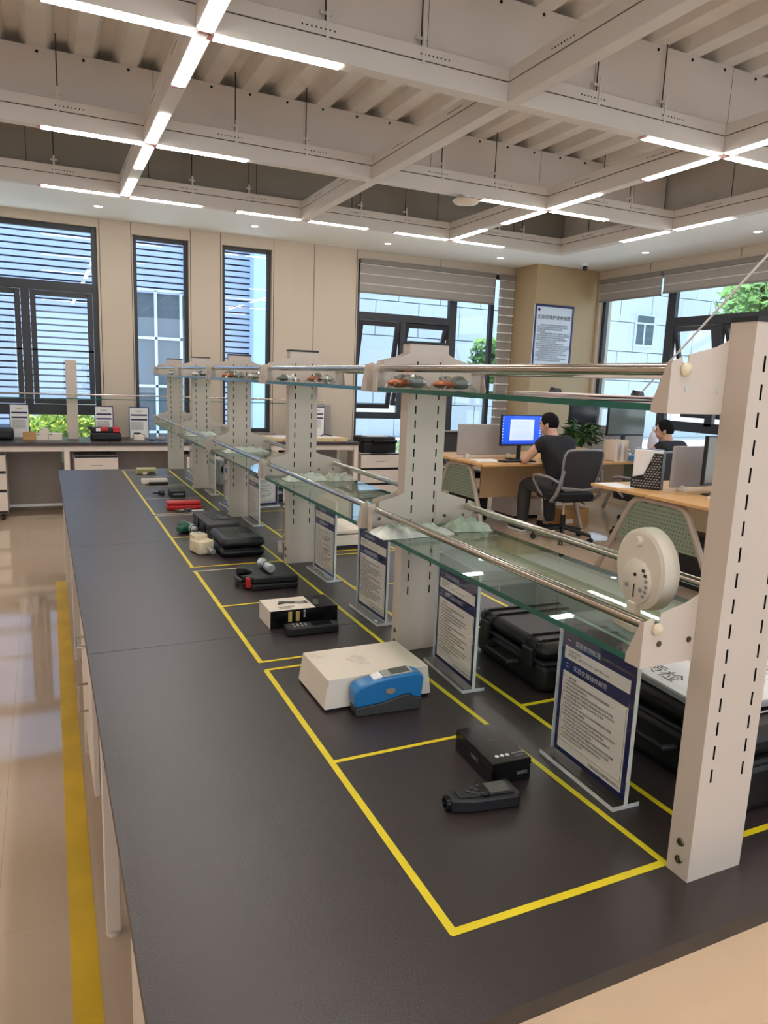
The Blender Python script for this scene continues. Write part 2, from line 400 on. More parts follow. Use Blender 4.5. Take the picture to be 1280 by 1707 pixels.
# ceiling access point, surveillance camera
t = thing('ceiling_access_point', 'white round disc hung under the middle ceiling grid rail', 'device', (3.42, 5.80, GZ))
MB().lathe([(0.03, 0.0), (0.03, -0.03)], n=16).build('mount', WHITEC, t)
MB().lathe([(0.02, -0.022), (0.10, -0.028), (0.118, -0.042), (0.10, -0.062), (0.03, -0.072), (0.001, -0.073)], n=32).build('shell', CARD, t, smooth=True)
t = thing('dome_camera', 'small black and white security camera hanging above the tan pillar', 'camera', (6.53, 7.92, ZC))
MB().lathe([(0.045, 0), (0.045, -0.025), (0.03, -0.035)], n=20).build('mount', WHITEC, t)
MB().ell((0, -0.01, -0.06), (0.034, 0.034, 0.034)).build('ball', BLACKG, t, smooth=True)
MB().cyl((-0.012, -0.038, -0.066), (-0.016, -0.048, -0.068), 0.014).build('lens', LCD, t)

# ------------------------------------------------------------------ windows
def frame_xz(q, x0, x1, z0, z1, t, y0=YW + 0.06, y1=YW + 0.12):
    q.box(x0, y0, z0, x0 + t, y1, z1).box(x1 - t, y0, z0, x1, y1, z1).box(x0 + t, y0, z0, x1 - t, y1, z0 + t).box(x0 + t, y0, z1 - t, x1 - t, y1, z1)
wn = [0]
def window_back(x0, x1, z0, z1, bars_v=(), bars_h=(), panes=(), t=0.055):
    wn[0] += 1; r = sroot('window_%d' % wn[0]); q = MB(); frame_xz(q, x0, x1, z0, z1, t)
    q.build('window_frame', FRAME, r, bevel=0.003, seg=1)
    for (bx, w2, a, b) in bars_v: MB().box(bx, YW + 0.055, a, bx + w2, YW + 0.125, b).build('mullion', FRAME, r, bevel=0.003, seg=1)
    for (bz, h2, a, b) in bars_h: MB().box(a, YW + 0.057, bz, b, YW + 0.123, bz + h2).build('transom', FRAME, r, bevel=0.003, seg=1)
    for (a, b, c, d) in panes: MB().box(a, YW + 0.085, c, b, YW + 0.091, d).build('pane', GLASSW, r)
    return r
def sash(r, x0, x1, z0, z1, t=0.045, deg=0, y=YW + 0.05):
    h = bpy.data.objects.new('sash', None)
    q = MB(); q.box(0, 0, -(z1 - z0), t, 0.04, 0).box(x1 - x0 - t, 0, -(z1 - z0), x1 - x0, 0.04, 0).box(t, 0, -t, x1 - x0 - t, 0.04, 0).box(t, 0, -(z1 - z0), x1 - x0 - t, 0.04, -(z1 - z0) + t)
    o = q.build('sash', FRAME, r, bevel=0.003, seg=1); o.location = (x0, y, z1); o.rotation_euler = (R(deg), 0, 0)
    MB().box(t, 0.018, -(z1 - z0) + t, x1 - x0 - t, 0.024, -t).build('sash_pane', GLASSW, o); bpy.data.objects.remove(h); return o
r1 = window_back(-2.6, 0.60, 0.45, 3.07, bars_v=[(-0.175, 0.085, 1.13, 2.40), (-1.4, 0.085, 1.13, 2.40)], bars_h=[(2.375, 0.10, -2.55, 0.55), (1.04, 0.115, -2.55, 0.55)],
    panes=[(-2.55, 0.55, 2.47, 3.02), (-2.55, 0.55, 0.5, 1.05)])
for (a, b) in ((-0.085, 0.54), (-0.80, -0.18), (-1.31, -0.81), (-2.54, -1.41)):
    sash(r1, a, b, 1.16, 2.37, 0.055); MB().box(a, YW + 0.05, 1.735, b, YW + 0.08, 1.752).build('restrictor_bar', FRAME, r1)
window_back(0.97, 1.58, 0.45, 3.04, panes=[(1.02, 1.53, 0.5, 2.99)], t=0.045)
window_back(1.965, 2.565, 0.86, 3.04, panes=[(2.01, 2.52, 0.9, 2.99)], t=0.045)
struct('trim_sill', B(1.93, YW - 0.05, 0.80, 2.62, YW + 0.06, 0.86), mat('sill_grey', (170, 158, 148), 0.5), bevel=0.004)
r4 = window_back(3.69, 6.02, 0.45, 3.06, bars_v=[(5.08, 0.115, 0.5, 3.0), (4.345, 0.075, 1.12, 2.33), (5.735, 0.06, 0.5, 3.0)], bars_h=[(2.32, 0.10, 3.74, 5.08), (1.045, 0.085, 3.74, 5.08)],
    panes=[(3.74, 5.08, 2.42, 3.0), (3.74, 5.08, 0.5, 1.05), (5.195, 5.735, 0.5, 3.0), (5.795, 5.98, 0.5, 3.0)])
sash(r4, 3.75, 4.34, 1.14, 2.31, 0.06, deg=13); sash(r4, 4.425, 5.075, 1.14, 2.31, 0.06, deg=20)
# right wall windows
wn[0] += 1; rr = sroot('window_5')
def bx(name, y0, y1, z0, z1, x0=XW + 0.06, x1=XW + 0.12, m_=FRAME): return MB().box(x0, y0, z0, x1, y1, z1).build(name, m_, rr, bevel=0.003 if m_ is FRAME else 0, seg=1)
for (a, b) in ((4.55, 8.25), (2.2, 4.2), (-1.0, 1.6)):
    bx('window_frame', a, b, 0.45, 0.51); bx('window_frame', a, b, 2.97, 3.03); bx('window_frame', a, a + 0.06, 0.45, 3.03); bx('window_frame', b - 0.06, b, 0.45, 3.03)
    bx('pane', a + 0.06, b - 0.06, 0.51, 2.97, XW + 0.09, XW + 0.096, GLASSW) if a < 4 else None
bx('mullion', 6.93, 7.06, 0.5, 2.98); bx('mullion', 6.19, 6.30, 1.15, 2.36); bx('mullion', 5.3, 5.42, 0.5, 2.98)
bx('transom', 4.6, 6.93, 2.35, 2.46); bx('transom', 4.6, 6.93, 1.07, 1.19)
bx('pane', 7.06, 8.19, 0.51, 2.97, XW + 0.088, XW + 0.094, GLASSW); bx('pane', 4.6, 6.93, 2.46, 2.97, XW + 0.088, XW + 0.094, GLASSW); bx('pane', 4.6, 6.93, 0.51, 1.07, XW + 0.088, XW + 0.094, GLASSW)
def sash_r(y0, y1, z0, z1, deg, t=0.055):
    L_ = y1 - y0; h = z1 - z0
    q = MB().box(0, 0, -h, 0.04, t, 0).box(0, L_ - t, -h, 0.04, L_, 0).box(0, t, -t, 0.04, L_ - t, 0).box(0, t, -h, 0.04, L_ - t, -h + t)
    o = q.build('sash', FRAME, rr, bevel=0.003, seg=1); o.location = (XW + 0.06, y0, z1); o.rotation_euler = (0, R(-deg), 0)
    MB().box(0.018, t, -h + t, 0.024, L_ - t, -t).build('sash_pane', GLASSW, o)
sash_r(6.31, 6.92, 1.2, 2.34, 14); sash_r(5.43, 6.18, 1.2, 2.34, 22); sash_r(4.62, 5.29, 1.2, 2.34, 5)

# blinds: pleated grey fabric, raised
def blind(name, label, x0, y0, x1, y1, z0, z1, nb):
    t = thing(name, label, 'blind', ((x0 + x1) / 2, (y0 + y1) / 2, z1)); cx, cy = t.location.x, t.location.y
    h = (z1 - z0 - 0.06) / nb
    ex = 0.02 if abs(x1 - x0) < 0.01 else 0; ey = 0.02 if not ex else 0
    MB().box(x0 - cx - ex * 1.6, y0 - cy - ey * 1.6, -0.06, x1 - cx + ex * 1.6, y1 - cy + ey * 1.6, 0).build('head_rail', mat('blind_rail', (128, 122, 116), 0.6), t, bevel=0.004)
    for k in range(nb):
        a = -0.06 - k * h
        MB().box(x0 - cx - ex * 0.3, y0 - cy - ey * 0.3, a - h, x1 - cx + ex * 0.3, y1 - cy + ey * 0.3, a - 0.012).build('fabric_band', BLIND, t)
        MB().box(x0 - cx - ex * 0.5, y0 - cy - ey * 0.5, a - 0.012, x1 - cx + ex * 0.5, y1 - cy + ey * 0.5, a).build('light_band', BLINDL, t)
    MB().box(x0 - cx - ex * 0.6, y0 - cy - ey * 0.6, z0 - z1 - 0.004, x1 - cx + ex * 0.6, y1 - cy + ey * 0.6, z0 - z1 + 0.02).build('bottom_rail', mat('blind_rail', (128, 122, 116), 0.6), t)
blind('roller_blind', 'wide grey blind half rolled up over the window beside the pillar', 3.70, YW - 0.035, 5.72, YW - 0.035, 2.645, 3.058, 3)
blind('roller_blind', 'grey blind on the right wall directly beside the tan pillar', XW - 0.035, 7.10, XW - 0.035, 8.22, 2.735, 3.03, 2)
blind('roller_blind', 'grey blind on the right wall above the open sashes', XW - 0.035, 5.0, XW - 0.035, 7.06, 2.755, 3.03, 2)
t = thing('venetian_blind', 'narrow lowered blind with light painted in its gaps left of the tan pillar', 'blind', (5.93, YW - 0.03, 3.06))
MB().box(-0.125, -0.03, -0.08, 0.125, 0.03, 0).build('head_rail', mat('blind_rail', (128, 122, 116), 0.6), t)
b0 = None
for k in range(18):
    if b0 is None: b0 = MB().box(-0.122, -0.006, -0.048, 0.122, 0.006, 0.048).build('slat', BLIND, t); b0.location = (0, 0, -0.135 - k * 0.118)
    else: share(b0, 'slat', t, (0, 0, -0.135 - k * 0.118))
l0 = None
for k in range(18):
    if l0 is None: l0 = MB().box(-0.122, -0.022, 0.050, 0.122, 0.004, 0.064).build('light_band', mat('painted_gap_light', (246, 246, 244), 0.5), t); l0.location = (0, 0, -0.135 - k * 0.118)  # white bars painted as the daylight showing between and atop the slats
    else: share(l0, 'light_band', t, (0, 0, -0.135 - k * 0.118))
for sx in (-0.1, 0.1): MB().cyl((sx, -0.008, -2.2), (sx, -0.008, -0.08), 0.0025, n=6).build('cord', BLINDL, t)

# notice on the pillar
CJ_LONG = '实验室内应保持安静整洁禁止吸烟进食操作前检查仪器设备是否完好按规程使用并做好记录发现异常立即停机报告管理人员结束后切断电源清理台面将样品归位保持通风定期维护校准计量器具严禁私自拆卸外借'
def cj(n, k): 
    s_ = CJ_LONG * 3; k %= len(CJ_LONG); return s_[k:k + n]
t = thing('notice_board', 'framed white notice with navy border hung on the tan pillar', 'sign', (6.378, 8.299, 2.10))
MB().box(-0.325, -0.018, -0.37, 0.325, 0, 0.55).build('backing', PAPERB, t)
MB().box(-0.325, -0.024, -0.37, -0.30, -0.018, 0.55).box(0.30, -0.024, -0.37, 0.325, -0.018, 0.55).box(-0.30, -0.024, 0.52, 0.30, -0.018, 0.55).box(-0.30, -0.024, -0.37, 0.30, -0.018, -0.34).build('border', NAVY, t)
MB().lathe([(0.02, 0), (0.02, 0.003)], c=(-0.26, -0.019, 0.475), axis=(0, -1, 0)).build('emblem', NAVY, t)
text('heading', '实验室维护保养制度', 0.062, INK, t, (0, -0.0215, 0.36), (1, 0, 0), (0, 0, 1), 'CENTER')
body = []
for k, n in enumerate((20, 22, 18, 6, 21, 24, 20, 22, 12, 20, 24, 24, 20, 20, 22, 16, 20, 18)): body.append(('　　' if k % 4 == 0 else '') + cj(n, k * 17))
text('body_text', '\n'.join(body), 0.0235, INK, t, (-0.275, -0.0215, 0.27), (1, 0, 0), (0, 0, 1), line=1.18)

# ================================================================== OUTDOORS
struct('ground_outside', B(-30, YW + 0.22, -0.25, 60, 60, -0.05).box(XW + 0.22, -20, -0.25, 60, YW + 0.22, -0.05), PAVE)
# slatted neighbouring building
t = thing('slatted_building', 'building across the yard clad in pale blue horizontal louvres', 'building', (-2, 15, -0.05))
MB().box(-10, 0.15, 0, 7.2, 3.6, 12).build('wall', FACD, t)
s0 = None
for k in range(92):
    z = 0.6 + k * 0.115
    if s0 is None: s0 = MB().box(-10, 0.0, -0.042, 3.45, 0.08, 0.042).build('slat', SLAT, t); s0.location = (0, 0, z)
    else: share(s0, 'slat', t, (0, 0, z))
s1 = None
for k in range(92):
    z = 0.6 + k * 0.115
    if 0.4 < z < 3.1: z0_ = 4.6; z1_ = 5.9
    else: z0_ = 3.45; z1_ = 5.9
    q = MB().box(z0_, 0.0, -0.042, z1_, 0.08, 0.042).build('slat', SLAT, t); q.location = (0, 0, z)
for x in (3.42, 4.02, 4.5): MB().box(x, -0.02, 0.3, x + 0.05, 0.12, 3.14).build('glazing_bar', PAPERB, t)
for z in (0.4, 1.3, 2.22, 3.12): MB().box(3.45, -0.02, z, 4.55, 0.12, z + 0.05).build('glazing_bar', PAPERB, t)
MB().box(3.47, 0.05, 0.3, 4.5, 0.10, 3.1).build('glazing', OUTGL, t)
MB().box(4.62, -0.1, 0, 4.95, 0.02, 11).build('light_pier', mat('pale_pier', (188, 214, 238), 0.6), t)
MB().box(5.9, -0.3, 0, 7.2, 0.1, 11).build('light_pier', mat('pale_pier', (188, 214, 238), 0.6), t)
# stone-clad building with tiles
t = thing('stone_building', 'pale stone clad building beyond the right windows with one small window', 'building', (6.5, 19, -0.05))
MB().box(0, 0.1, 0, 22, 8, 14).build('wall', FACD, t)
p0 = None; rnd = random.Random(3)
for j in range(13):
    for i in range(16):
        x = i * 1.35 + (0.65 if j % 2 else 0); z = j * 0.95
        if 13.1 < x + 0.6 < 14.5 and 2.6 < z + 0.4 < 5.6: pass
        if p0 is None: p0 = MB().box(0.012, 0, 0.012, 1.338, 0.1, 0.938).build('stone_panel', STONE, t); p0.location = (x, 0, z)
        else: share(p0, 'stone_panel', t, (x, rnd.choice([0, -0.006, 0.006]), z))
wx = 11.45; wz = 3.05
MB().box(wx, -0.06, wz, wx + 0.85, 0.0, wz + 1.05).build('window_surround', PAPERB, t)
for a, b, c, d in ((0.06, 0.36, 0.06, 0.72), (0.44, 0.79, 0.06, 0.72), (0.06, 0.79, 0.78, 1.0)):
    MB().box(wx + a, -0.07, wz + c, wx + b, -0.055, wz + d).build('window_pane', OUTGL, t)
# hedge outside the left window
def leaf_cloud(q, c, r, n, s, rnd):
    for _ in range(n):
        while True:
            p = Vector((rnd.uniform(-1, 1), rnd.uniform(-1, 1), rnd.uniform(-1, 1)))
            if 0.25 < p.length < 1: break
        p = p.normalized() * (0.6 + 0.4 * rnd.random()); p = Vector((c[0] + p.x * r[0], c[1] + p.y * r[1], c[2] + p.z * r[2]))
        a = Vector((rnd.gauss(0, 1), rnd.gauss(0, 1), rnd.gauss(0, 1))).normalized(); b = a.orthogonal().normalized()
        q.quad(p - a * s, p - b * s * .5, p + a * s, p + b * s * .5)
rnd = random.Random(5)
t = thing('round_bush', 'bright green round clipped bush outside the left window', 'bush', (0.25, 9.9, -0.05))
q = MB(); leaf_cloud(q, (0, 0, 0.72), (0.55, 0.5, 0.52), 2600, 0.035, rnd); leaf_cloud(q, (0.35, 0, 0.58), (0.42, 0.42, 0.42), 1500, 0.035, rnd); leaf_cloud(q, (-0.3, 0.1, 0.6), (0.4, 0.4, 0.42), 1200, 0.035, rnd)
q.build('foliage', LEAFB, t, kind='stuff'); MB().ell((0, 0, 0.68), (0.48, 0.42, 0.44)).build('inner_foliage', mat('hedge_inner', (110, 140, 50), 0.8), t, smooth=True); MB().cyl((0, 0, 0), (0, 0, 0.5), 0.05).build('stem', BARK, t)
t = thing('low_shrub', 'low green shrub seen past the printer through the window', 'bush', (4.9, 10.4, -0.05))
q = MB(); leaf_cloud(q, (0, 0, 0.35), (0.5, 0.3, 0.35), 900, 0.035, rnd); q.build('foliage', mat('shrub_leaf', (120, 160, 80), 0.6, var=0.3), t, kind='stuff'); MB().cyl((0, 0, 0), (0, 0, 0.3), 0.03).build('stem', BARK, t)
def tree(x, y, h, r, lb, n=2600):
    t = thing('leafy_tree', lb, 'tree', (x, y, -0.05))
    MB().tube([(0, 0, 0), (0.1, 0, h * .4), (0, 0.1, h * .75)], [0.16, 0.12, 0.06]).build('trunk', BARK, t, smooth=True)
    q = MB()
    for k in range(7):
        a = rnd.uniform(0, 6.28); leaf_cloud(q, (math.cos(a) * r * .5, math.sin(a) * r * .5, h * .72 + rnd.uniform(-.3, .35) * r), (r * .6, r * .6, r * .5), n // 7, 0.14, rnd)
    q.build('foliage', LEAFT, t, kind='stuff')
tree(15.2, 12.0, 5.6, 2.0, 'leafy green tree outside the right windows near the tall post')
tree(20.5, 15.0, 6.2, 2.3, 'sunlit tree farther out beyond the right windows')
tree(11.6, 17.2, 3.2, 0.9, 'small tree outside the window left of the pillar', 1200)

# ================================================================== ISLAND BENCH
BT = 0.8025; X0 = 0.080; X1 = 1.785; Y0 = 0.612; Y1 = 5.885; YC = [Y0, 1.985, 3.285, 4.585, Y1]; XM = 0.9325
t = thing('island_bench', 'long island bench with charcoal worktop panels on a white steel frame', 'bench', (X0, Y0, BT))
for i in range(4):
    for (a, b) in ((X0, X1),):
        g = 0.0012
        q = MB().box(a + (g if a > X0 else 0), YC[i] + (g if i else 0), BT - 0.026, b - (g if b < X1 else 0), YC[i + 1] - (g if i < 3 else 0), BT - 0.0012)
        q.cur = 1
        q.box(a + (g if a > X0 else 0), YC[i] + (g if i else 0), BT - 0.0012, b - (g if b < X1 else 0), YC[i + 1] - (g if i < 3 else 0), BT)
        q.build('worktop_panel', [BEDGE, BTOP], t, off=(X0, Y0, BT))
# steel frame under it
o3 = (X0, Y0, BT)
for y in (0.70, 1.90, 2.98, 4.05, 5.60):
    for x in (0.098, X1 - 0.06):
        MB().box(x, y, 0.012, x + 0.04, y + 0.03, BT - 0.066).build('leg', CAB, t, bevel=0.003, off=o3, seg=1)
        MB().cyl((x + 0.02, y + 0.015, 0), (x + 0.02, y + 0.015, 0.012), 0.02).build('foot', CAB, t, off=o3)
for x in (0.098, X1 - 0.06): MB().box(x, 0.70, BT - 0.066, x + 0.04, 5.63, BT - 0.026).build('rail', CAB, t, off=o3)
for y in (0.70, 5.60): MB().box(0.138, y, BT - 0.066, X1 - 0.06, y + 0.03, BT - 0.026).build('rail', CAB, t, off=o3)
def base_cab(y0, y1, lb, x0=0.105, x1=0.60, z0=0.10, flip=False, grips=True):
    t = thing('base_cabinet', lb, 'cabinet', ((x0 + x1) / 2, (y0 + y1) / 2, 0)); c = t.location; L_ = y1 - y0
    f = x0 if not flip else x1; s_ = 1 if not flip else -1
    MB().box(min(f + s_ * 0.02, x0 + x1 - f), y0, z0, max(f + s_ * 0.02, x0 + x1 - f), y1, BT - 0.07).build('body', CAB, t, off=c)
    for k in range(2):
        a = y0 + 0.003 + k * L_ / 2; b = a + L_ / 2 - 0.006
        d = MB().box(f, a, z0 + 0.005, f + s_ * 0.018, b, BT - 0.25).build('door', CAB, t, off=c, bevel=0.002, seg=1)
        hy = b - 0.05 if k == 0 else a + 0.05
        if grips and k == 0: MB().tube([(f, hy, 0.36), (f - s_ * 0.03, hy, 0.36), (f - s_ * 0.03, hy, 0.46), (f, hy, 0.46)], 0.005).build('handle', STEEL, d, off=c, smooth=True)
        d = MB().box(f, a, BT - 0.24, f + s_ * 0.018, b, BT - 0.075).build('drawer', CAB, t, off=c, bevel=0.002, seg=1)
        if grips and not k: MB().tube([(f, (a + b) / 2 - 0.05, BT - 0.15), (f - s_ * 0.03, (a + b) / 2 - 0.05, BT - 0.15), (f - s_ * 0.03, (a + b) / 2 + 0.05, BT - 0.15), (f, (a + b) / 2 + 0.05, BT - 0.15)], 0.005).build('handle', STEEL, d, off=c, smooth=True)
    for px_ in (x0 + 0.05, x1 - 0.05):
        for py in (y0 + 0.05, y1 - 0.05): MB().cyl((px_, py, 0), (px_, py, z0), 0.018).build('foot', RUBBER, t, off=c)
base_cab(0.74, 1.40, 'white base cabinet under the near left end of the island bench', x0=0.118, grips=False)
base_cab(2.35, 2.96, 'white base cabinet with steel handles under the left side of the bench', x0=0.100, z0=0.16)
base_cab(4.10, 4.95, 'white base cabinet under the far left part of the island bench', x0=0.118, grips=False)
base_cab(1.0, 1.85, 'white base cabinet on the right side under the near worktop', x0=1.22, x1=1.715, flip=True)
base_cab(2.9, 3.9, 'white base cabinet on the right side under the middle worktop', x0=1.22, x1=1.715, flip=True)
t = tag(B(0.16, 0.655, 0.02, X1 - 0.08, 0.685, BT - 0.07).build('end_panel', mat('end_panel_beige', (226, 196, 160), 0.5), None), 'beige end panel under the near edge of the island bench', 'panel')

# tape marking on the bench (flat tape, thin)
t = thing('left_tape_marking', 'yellow tape rectangles stuck along the left half of the bench', 'tape', (0.48, 0.745, BT))
o3 = (0.48, 0.745, BT)
def tp(x0, y0, x1, y1, w_=0.011, m_=TAPE, z=0.0, nm='tape_strip', par=None, off=None):
    a = Vector((x0, y0, 0)); b = Vector((x1, y1, 0)); d = (b - a).normalized(); n = Vector((-d.y, d.x, 0)) * w_ / 2
    q = MB().prism([tuple((a + n)[:2]), tuple((a - n)[:2]), tuple((b - n)[:2]), tuple((b + n)[:2])], BT + z + 0.0001, BT + z + 0.0005)
    return q.build(nm, m_, par or t, off=off or o3)
tp(0.485, 0.745, 0.494, 1.722, 0.013); tp(0.495, 1.775, 0.503, 2.74, 0.013); tp(0.503, 2.80, 0.512, 3.90, 0.012); tp(0.512, 3.93, 0.528, 5.80, 0.012)
tp(0.880, 0.748, 0.866, 1.65, 0.012); tp(0.866, 1.65, 0.866, 5.76, 0.012)
tp(0.480, 0.748, 0.884, 0.748, 0.013, z=0.0004)
for y in (1.232, 1.722, 1.778, 2.28, 2.738, 2.80, 3.35, 3.90, 3.945, 4.45, 4.95, 5.02, 5.42, 5.79):
    tp(0.492 if y < 3 else 0.512, y, 0.8705, y + 0.004, 0.010 if y < 4 else 0.008, TAPE if (y < 2.7 or 2.76 < y < 3.5) else TAPEW, z=0.0004)
t2 = thing('right_tape_marking', 'yellow tape rectangles stuck along the right half of the bench', 'tape', (1.0, 0.745, BT)); o4 = (1.0, 0.745, BT)
tp(1.000, 0.76, 1.004, 5.76, 0.012, par=t2, off=o4); tp(1.42, 0.76, 1.42, 5.76, 0.012, par=t2, off=o4)
for y in (0.752, 1.312, 1.83, 1.88, 2.36, 2.84, 2.90, 3.4, 3.9, 4.5, 5.0, 5.76): tp(1.0, y, 1.42, y, 0.012, par=t2, off=o4, z=0.0004)

tag(MB().prism([(-0.020, -2.2), (0.045, -2.2), (0.100, 5.66), (0.028, 5.68)], 0.0003, 0.0012).build('floor_tape', FTAPE, None), 'wide yellow tape line on the floor beside the island bench', 'tape')
# ------------------------------------------------------------------ shelving rack
PY = [0.698 + 1.0275 * k for k in range(6)]          # front face y of each upright
PWD = 0.058; PDP = 0.042; PZT = 1.650
GU = 1.535; GL = 1.166; ESH = 0.163                  # glass top heights, half span
rack = thing('shelving_rack', 'white two tier rack with glass shelves and steel rails down the middle of the bench', 'shelf', (XM, PY[0], BT)); ro = (XM, PY[0], BT)
def upright(y):
    q = MB(); xl, xr = XM - PWD, XM + PWD; z0 = BT + 0.0002; z1 = PZT
    sx = (XM - 0.034, XM + 0.034); sw = 0.0021
    xs = [xl, sx[0] - sw, sx[0] + sw, sx[1] - sw, sx[1] + sw, xr]
    zs = [z0]; slots = []
    z = BT + 0.165
    while z < z1 - 0.04:
        slots.append((z, z + 0.022)); zs += [z, z + 0.022]; z += 0.0385
    zs.append(z1)
    for yy, flip in ((y, 0), (y + PDP, 1)):
        for i in range(5):
            if i % 2 == 0:
                a = [(xs[i], yy, z0), (xs[i + 1], yy, z0), (xs[i + 1], yy, z1), (xs[i], yy, z1)]
                q.quad(*(a[::-1] if flip else a))
            else:
                for k in range(0, len(zs) - 1):
                    if k % 2 == 1: continue
                    a = [(xs[i], yy, zs[k]), (xs[i + 1], yy, zs[k]), (xs[i + 1], yy, zs[k + 1]), (xs[i], yy, zs[k + 1])]
                    q.quad(*(a[::-1] if flip else a))
    q.quad((xl, y + PDP, z0), (xl, y, z0), (xl, y, z1), (xl, y + PDP, z1)); q.quad((xr, y, z0), (xr, y + PDP, z0), (xr, y + PDP, z1), (xr, y, z1))
    u = q.build('upright', POST, rack, off=ro)
    MB().box(xl + 0.003, y + 0.004, z0, xr - 0.003, y + PDP - 0.004, z1 - 0.002).build('hollow_shade', DARKIN, u, off=ro, label='dark box painted for the shade inside, seen through the slots')  # near-black box stands in for the shade inside the hollow upright
    MB().box(xl - 0.001, y - 0.001, z1, xr + 0.001, y + PDP + 0.001, z1 + 0.007).build('top_cap', BLACKP, u, off=ro, label='black plastic top cap')
    for zz in (BT + 0.028, BT + 0.058):
        MB().lathe([(0.0068, 0), (0.006, 0.0025), (0.003, 0.0032), (0.0028, 0.002)], c=(xl, y + 0.020, zz), axis=(-1, 0, 0), n=14).build('screw', SCREWM, u, off=ro, smooth=True)
for y in PY: upright(y)
def wing(y0, y1, side, zg, flange_dir):
    # plate from the upright outward with a bent end flange
    def X(u): return XM + side * u
    zi = zg + 0.091; zb = zg - 0.0118; zo = zg + 0.058
    iu = 0.040 if flange_dir < 0 else PWD + 0.0005
    rail_u = ESH - 0.025; rz_ = zg + (0.048 if zg > 1.4 else 0.046)
    poly = [(iu, zb), (ESH - 0.0012, zb), (ESH - 0.0012, zo), (rail_u + 0.006, zo + 0.006), (rail_u + 0.004, rz_), (rail_u - 0.004, rz_), (rail_u - 0.006, zo + 0.010), (0.08, zi - 0.010), (PWD, zi), (iu, zi)]
    q = MB().prism([(X(u), z) for u, z in poly], y0, y1, 'y')
    fy0, fy1 = (y1, y1 + 0.028) if flange_dir > 0 else (y0 - 0.028, y0)
    a_, b_ = (X(ESH - 0.0012), X(ESH)) if side > 0 else (X(ESH), X(ESH - 0.0012))
    ya_, yb_ = (y0, fy1) if flange_dir > 0 else (y1, fy0)
    # end flange tapering from a narrow top to a deeper bottom
    tp_ = ya_ + (yb_ - ya_) * 0.22
    q.prism([(ya_, zb), (yb_, zb), (yb_, zb + 0.012), (tp_, zo), (ya_, zo)], a_, b_, 'x'); us = ESH - 0.003
    # ledge the glass rests on
    q.box(min(X(iu), X(us)), min(y0, fy0) if flange_dir < 0 else y1, zg - 0.0125, max(X(iu), X(us)), y0 if flange_dir < 0 else fy1 - 0.004, zg - 0.0102)
    w_ = q.build('bracket', POST, rack, off=ro)
    for u in (0.070, 0.130):
        yy = y0 if flange_dir > 0 else y0
        MB().cyl((X(u), yy - 0.0008, zg + 0.022), (X(u), yy + 0.0002, zg + 0.022), 0.0048, n=14).build('bolt_hole', mat('hole_pale', (196, 196, 190), 0.4) if zg > 1.4 else SCREWM, w_, off=ro)
    MB().lathe([(0.008, -0.001), (0.0095, 0.003), (0.007, 0.007), (0.001, 0.009)], c=(X(rail_u), y0, rz_), axis=(0, -1, 0)).build('rail_end_knob', CREAMP, w_, off=ro, smooth=True)
for k in range(5):
    ya = PY[k] + PDP; yb = PY[k + 1]
    for zg in (GU, GL):
        for sd in (-1, 1):
            wing(ya - 0.0018, ya, sd, zg, 1) if k == 0 else wing(ya + 0.0002, ya + 0.002, sd, zg, 1)
            wing(yb - 0.0022, yb - 0.0002, sd, zg, -1)
        # glass: body and dark green edge
        g0, g1 = ya + 0.003, yb - 0.003; xa, xb = XM - ESH + 0.0014, XM + ESH - 0.0014
        q = MB(); th = 0.010
        q.add([(xa, g0, zg - th), (xb, g0, zg - th), (xb, g1, zg - th), (xa, g1, zg - th), (xa, g0, zg), (xb, g0, zg), (xb, g1, zg), (xa, g1, zg)], [(0, 3, 2, 1), (4, 5, 6, 7)])
        q.cur = 1; q.add([(xa, g0, zg - th), (xb, g0, zg - th), (xb, g1, zg - th), (xa, g1, zg - th), (xa, g0, zg), (xb, g0, zg), (xb, g1, zg), (xa, g1, zg)], [(0, 1, 5, 4), (1, 2, 6, 5), (2, 3, 7, 6), (3, 0, 4, 7)])
        q.build('glass_shelf', [GLASS_S, GEDGE], rack, off=ro)
        for sd in (-1, 1):
            xr_ = XM + sd * (ESH - 0.025); zr = zg + (0.048 if zg > 1.4 else 0.046)
            MB().cyl((xr_, ya + 0.0025, zr), (xr_, yb - 0.0025, zr), 0.0088, n=18).build('rail', STEEL, rack, off=ro, smooth=True)

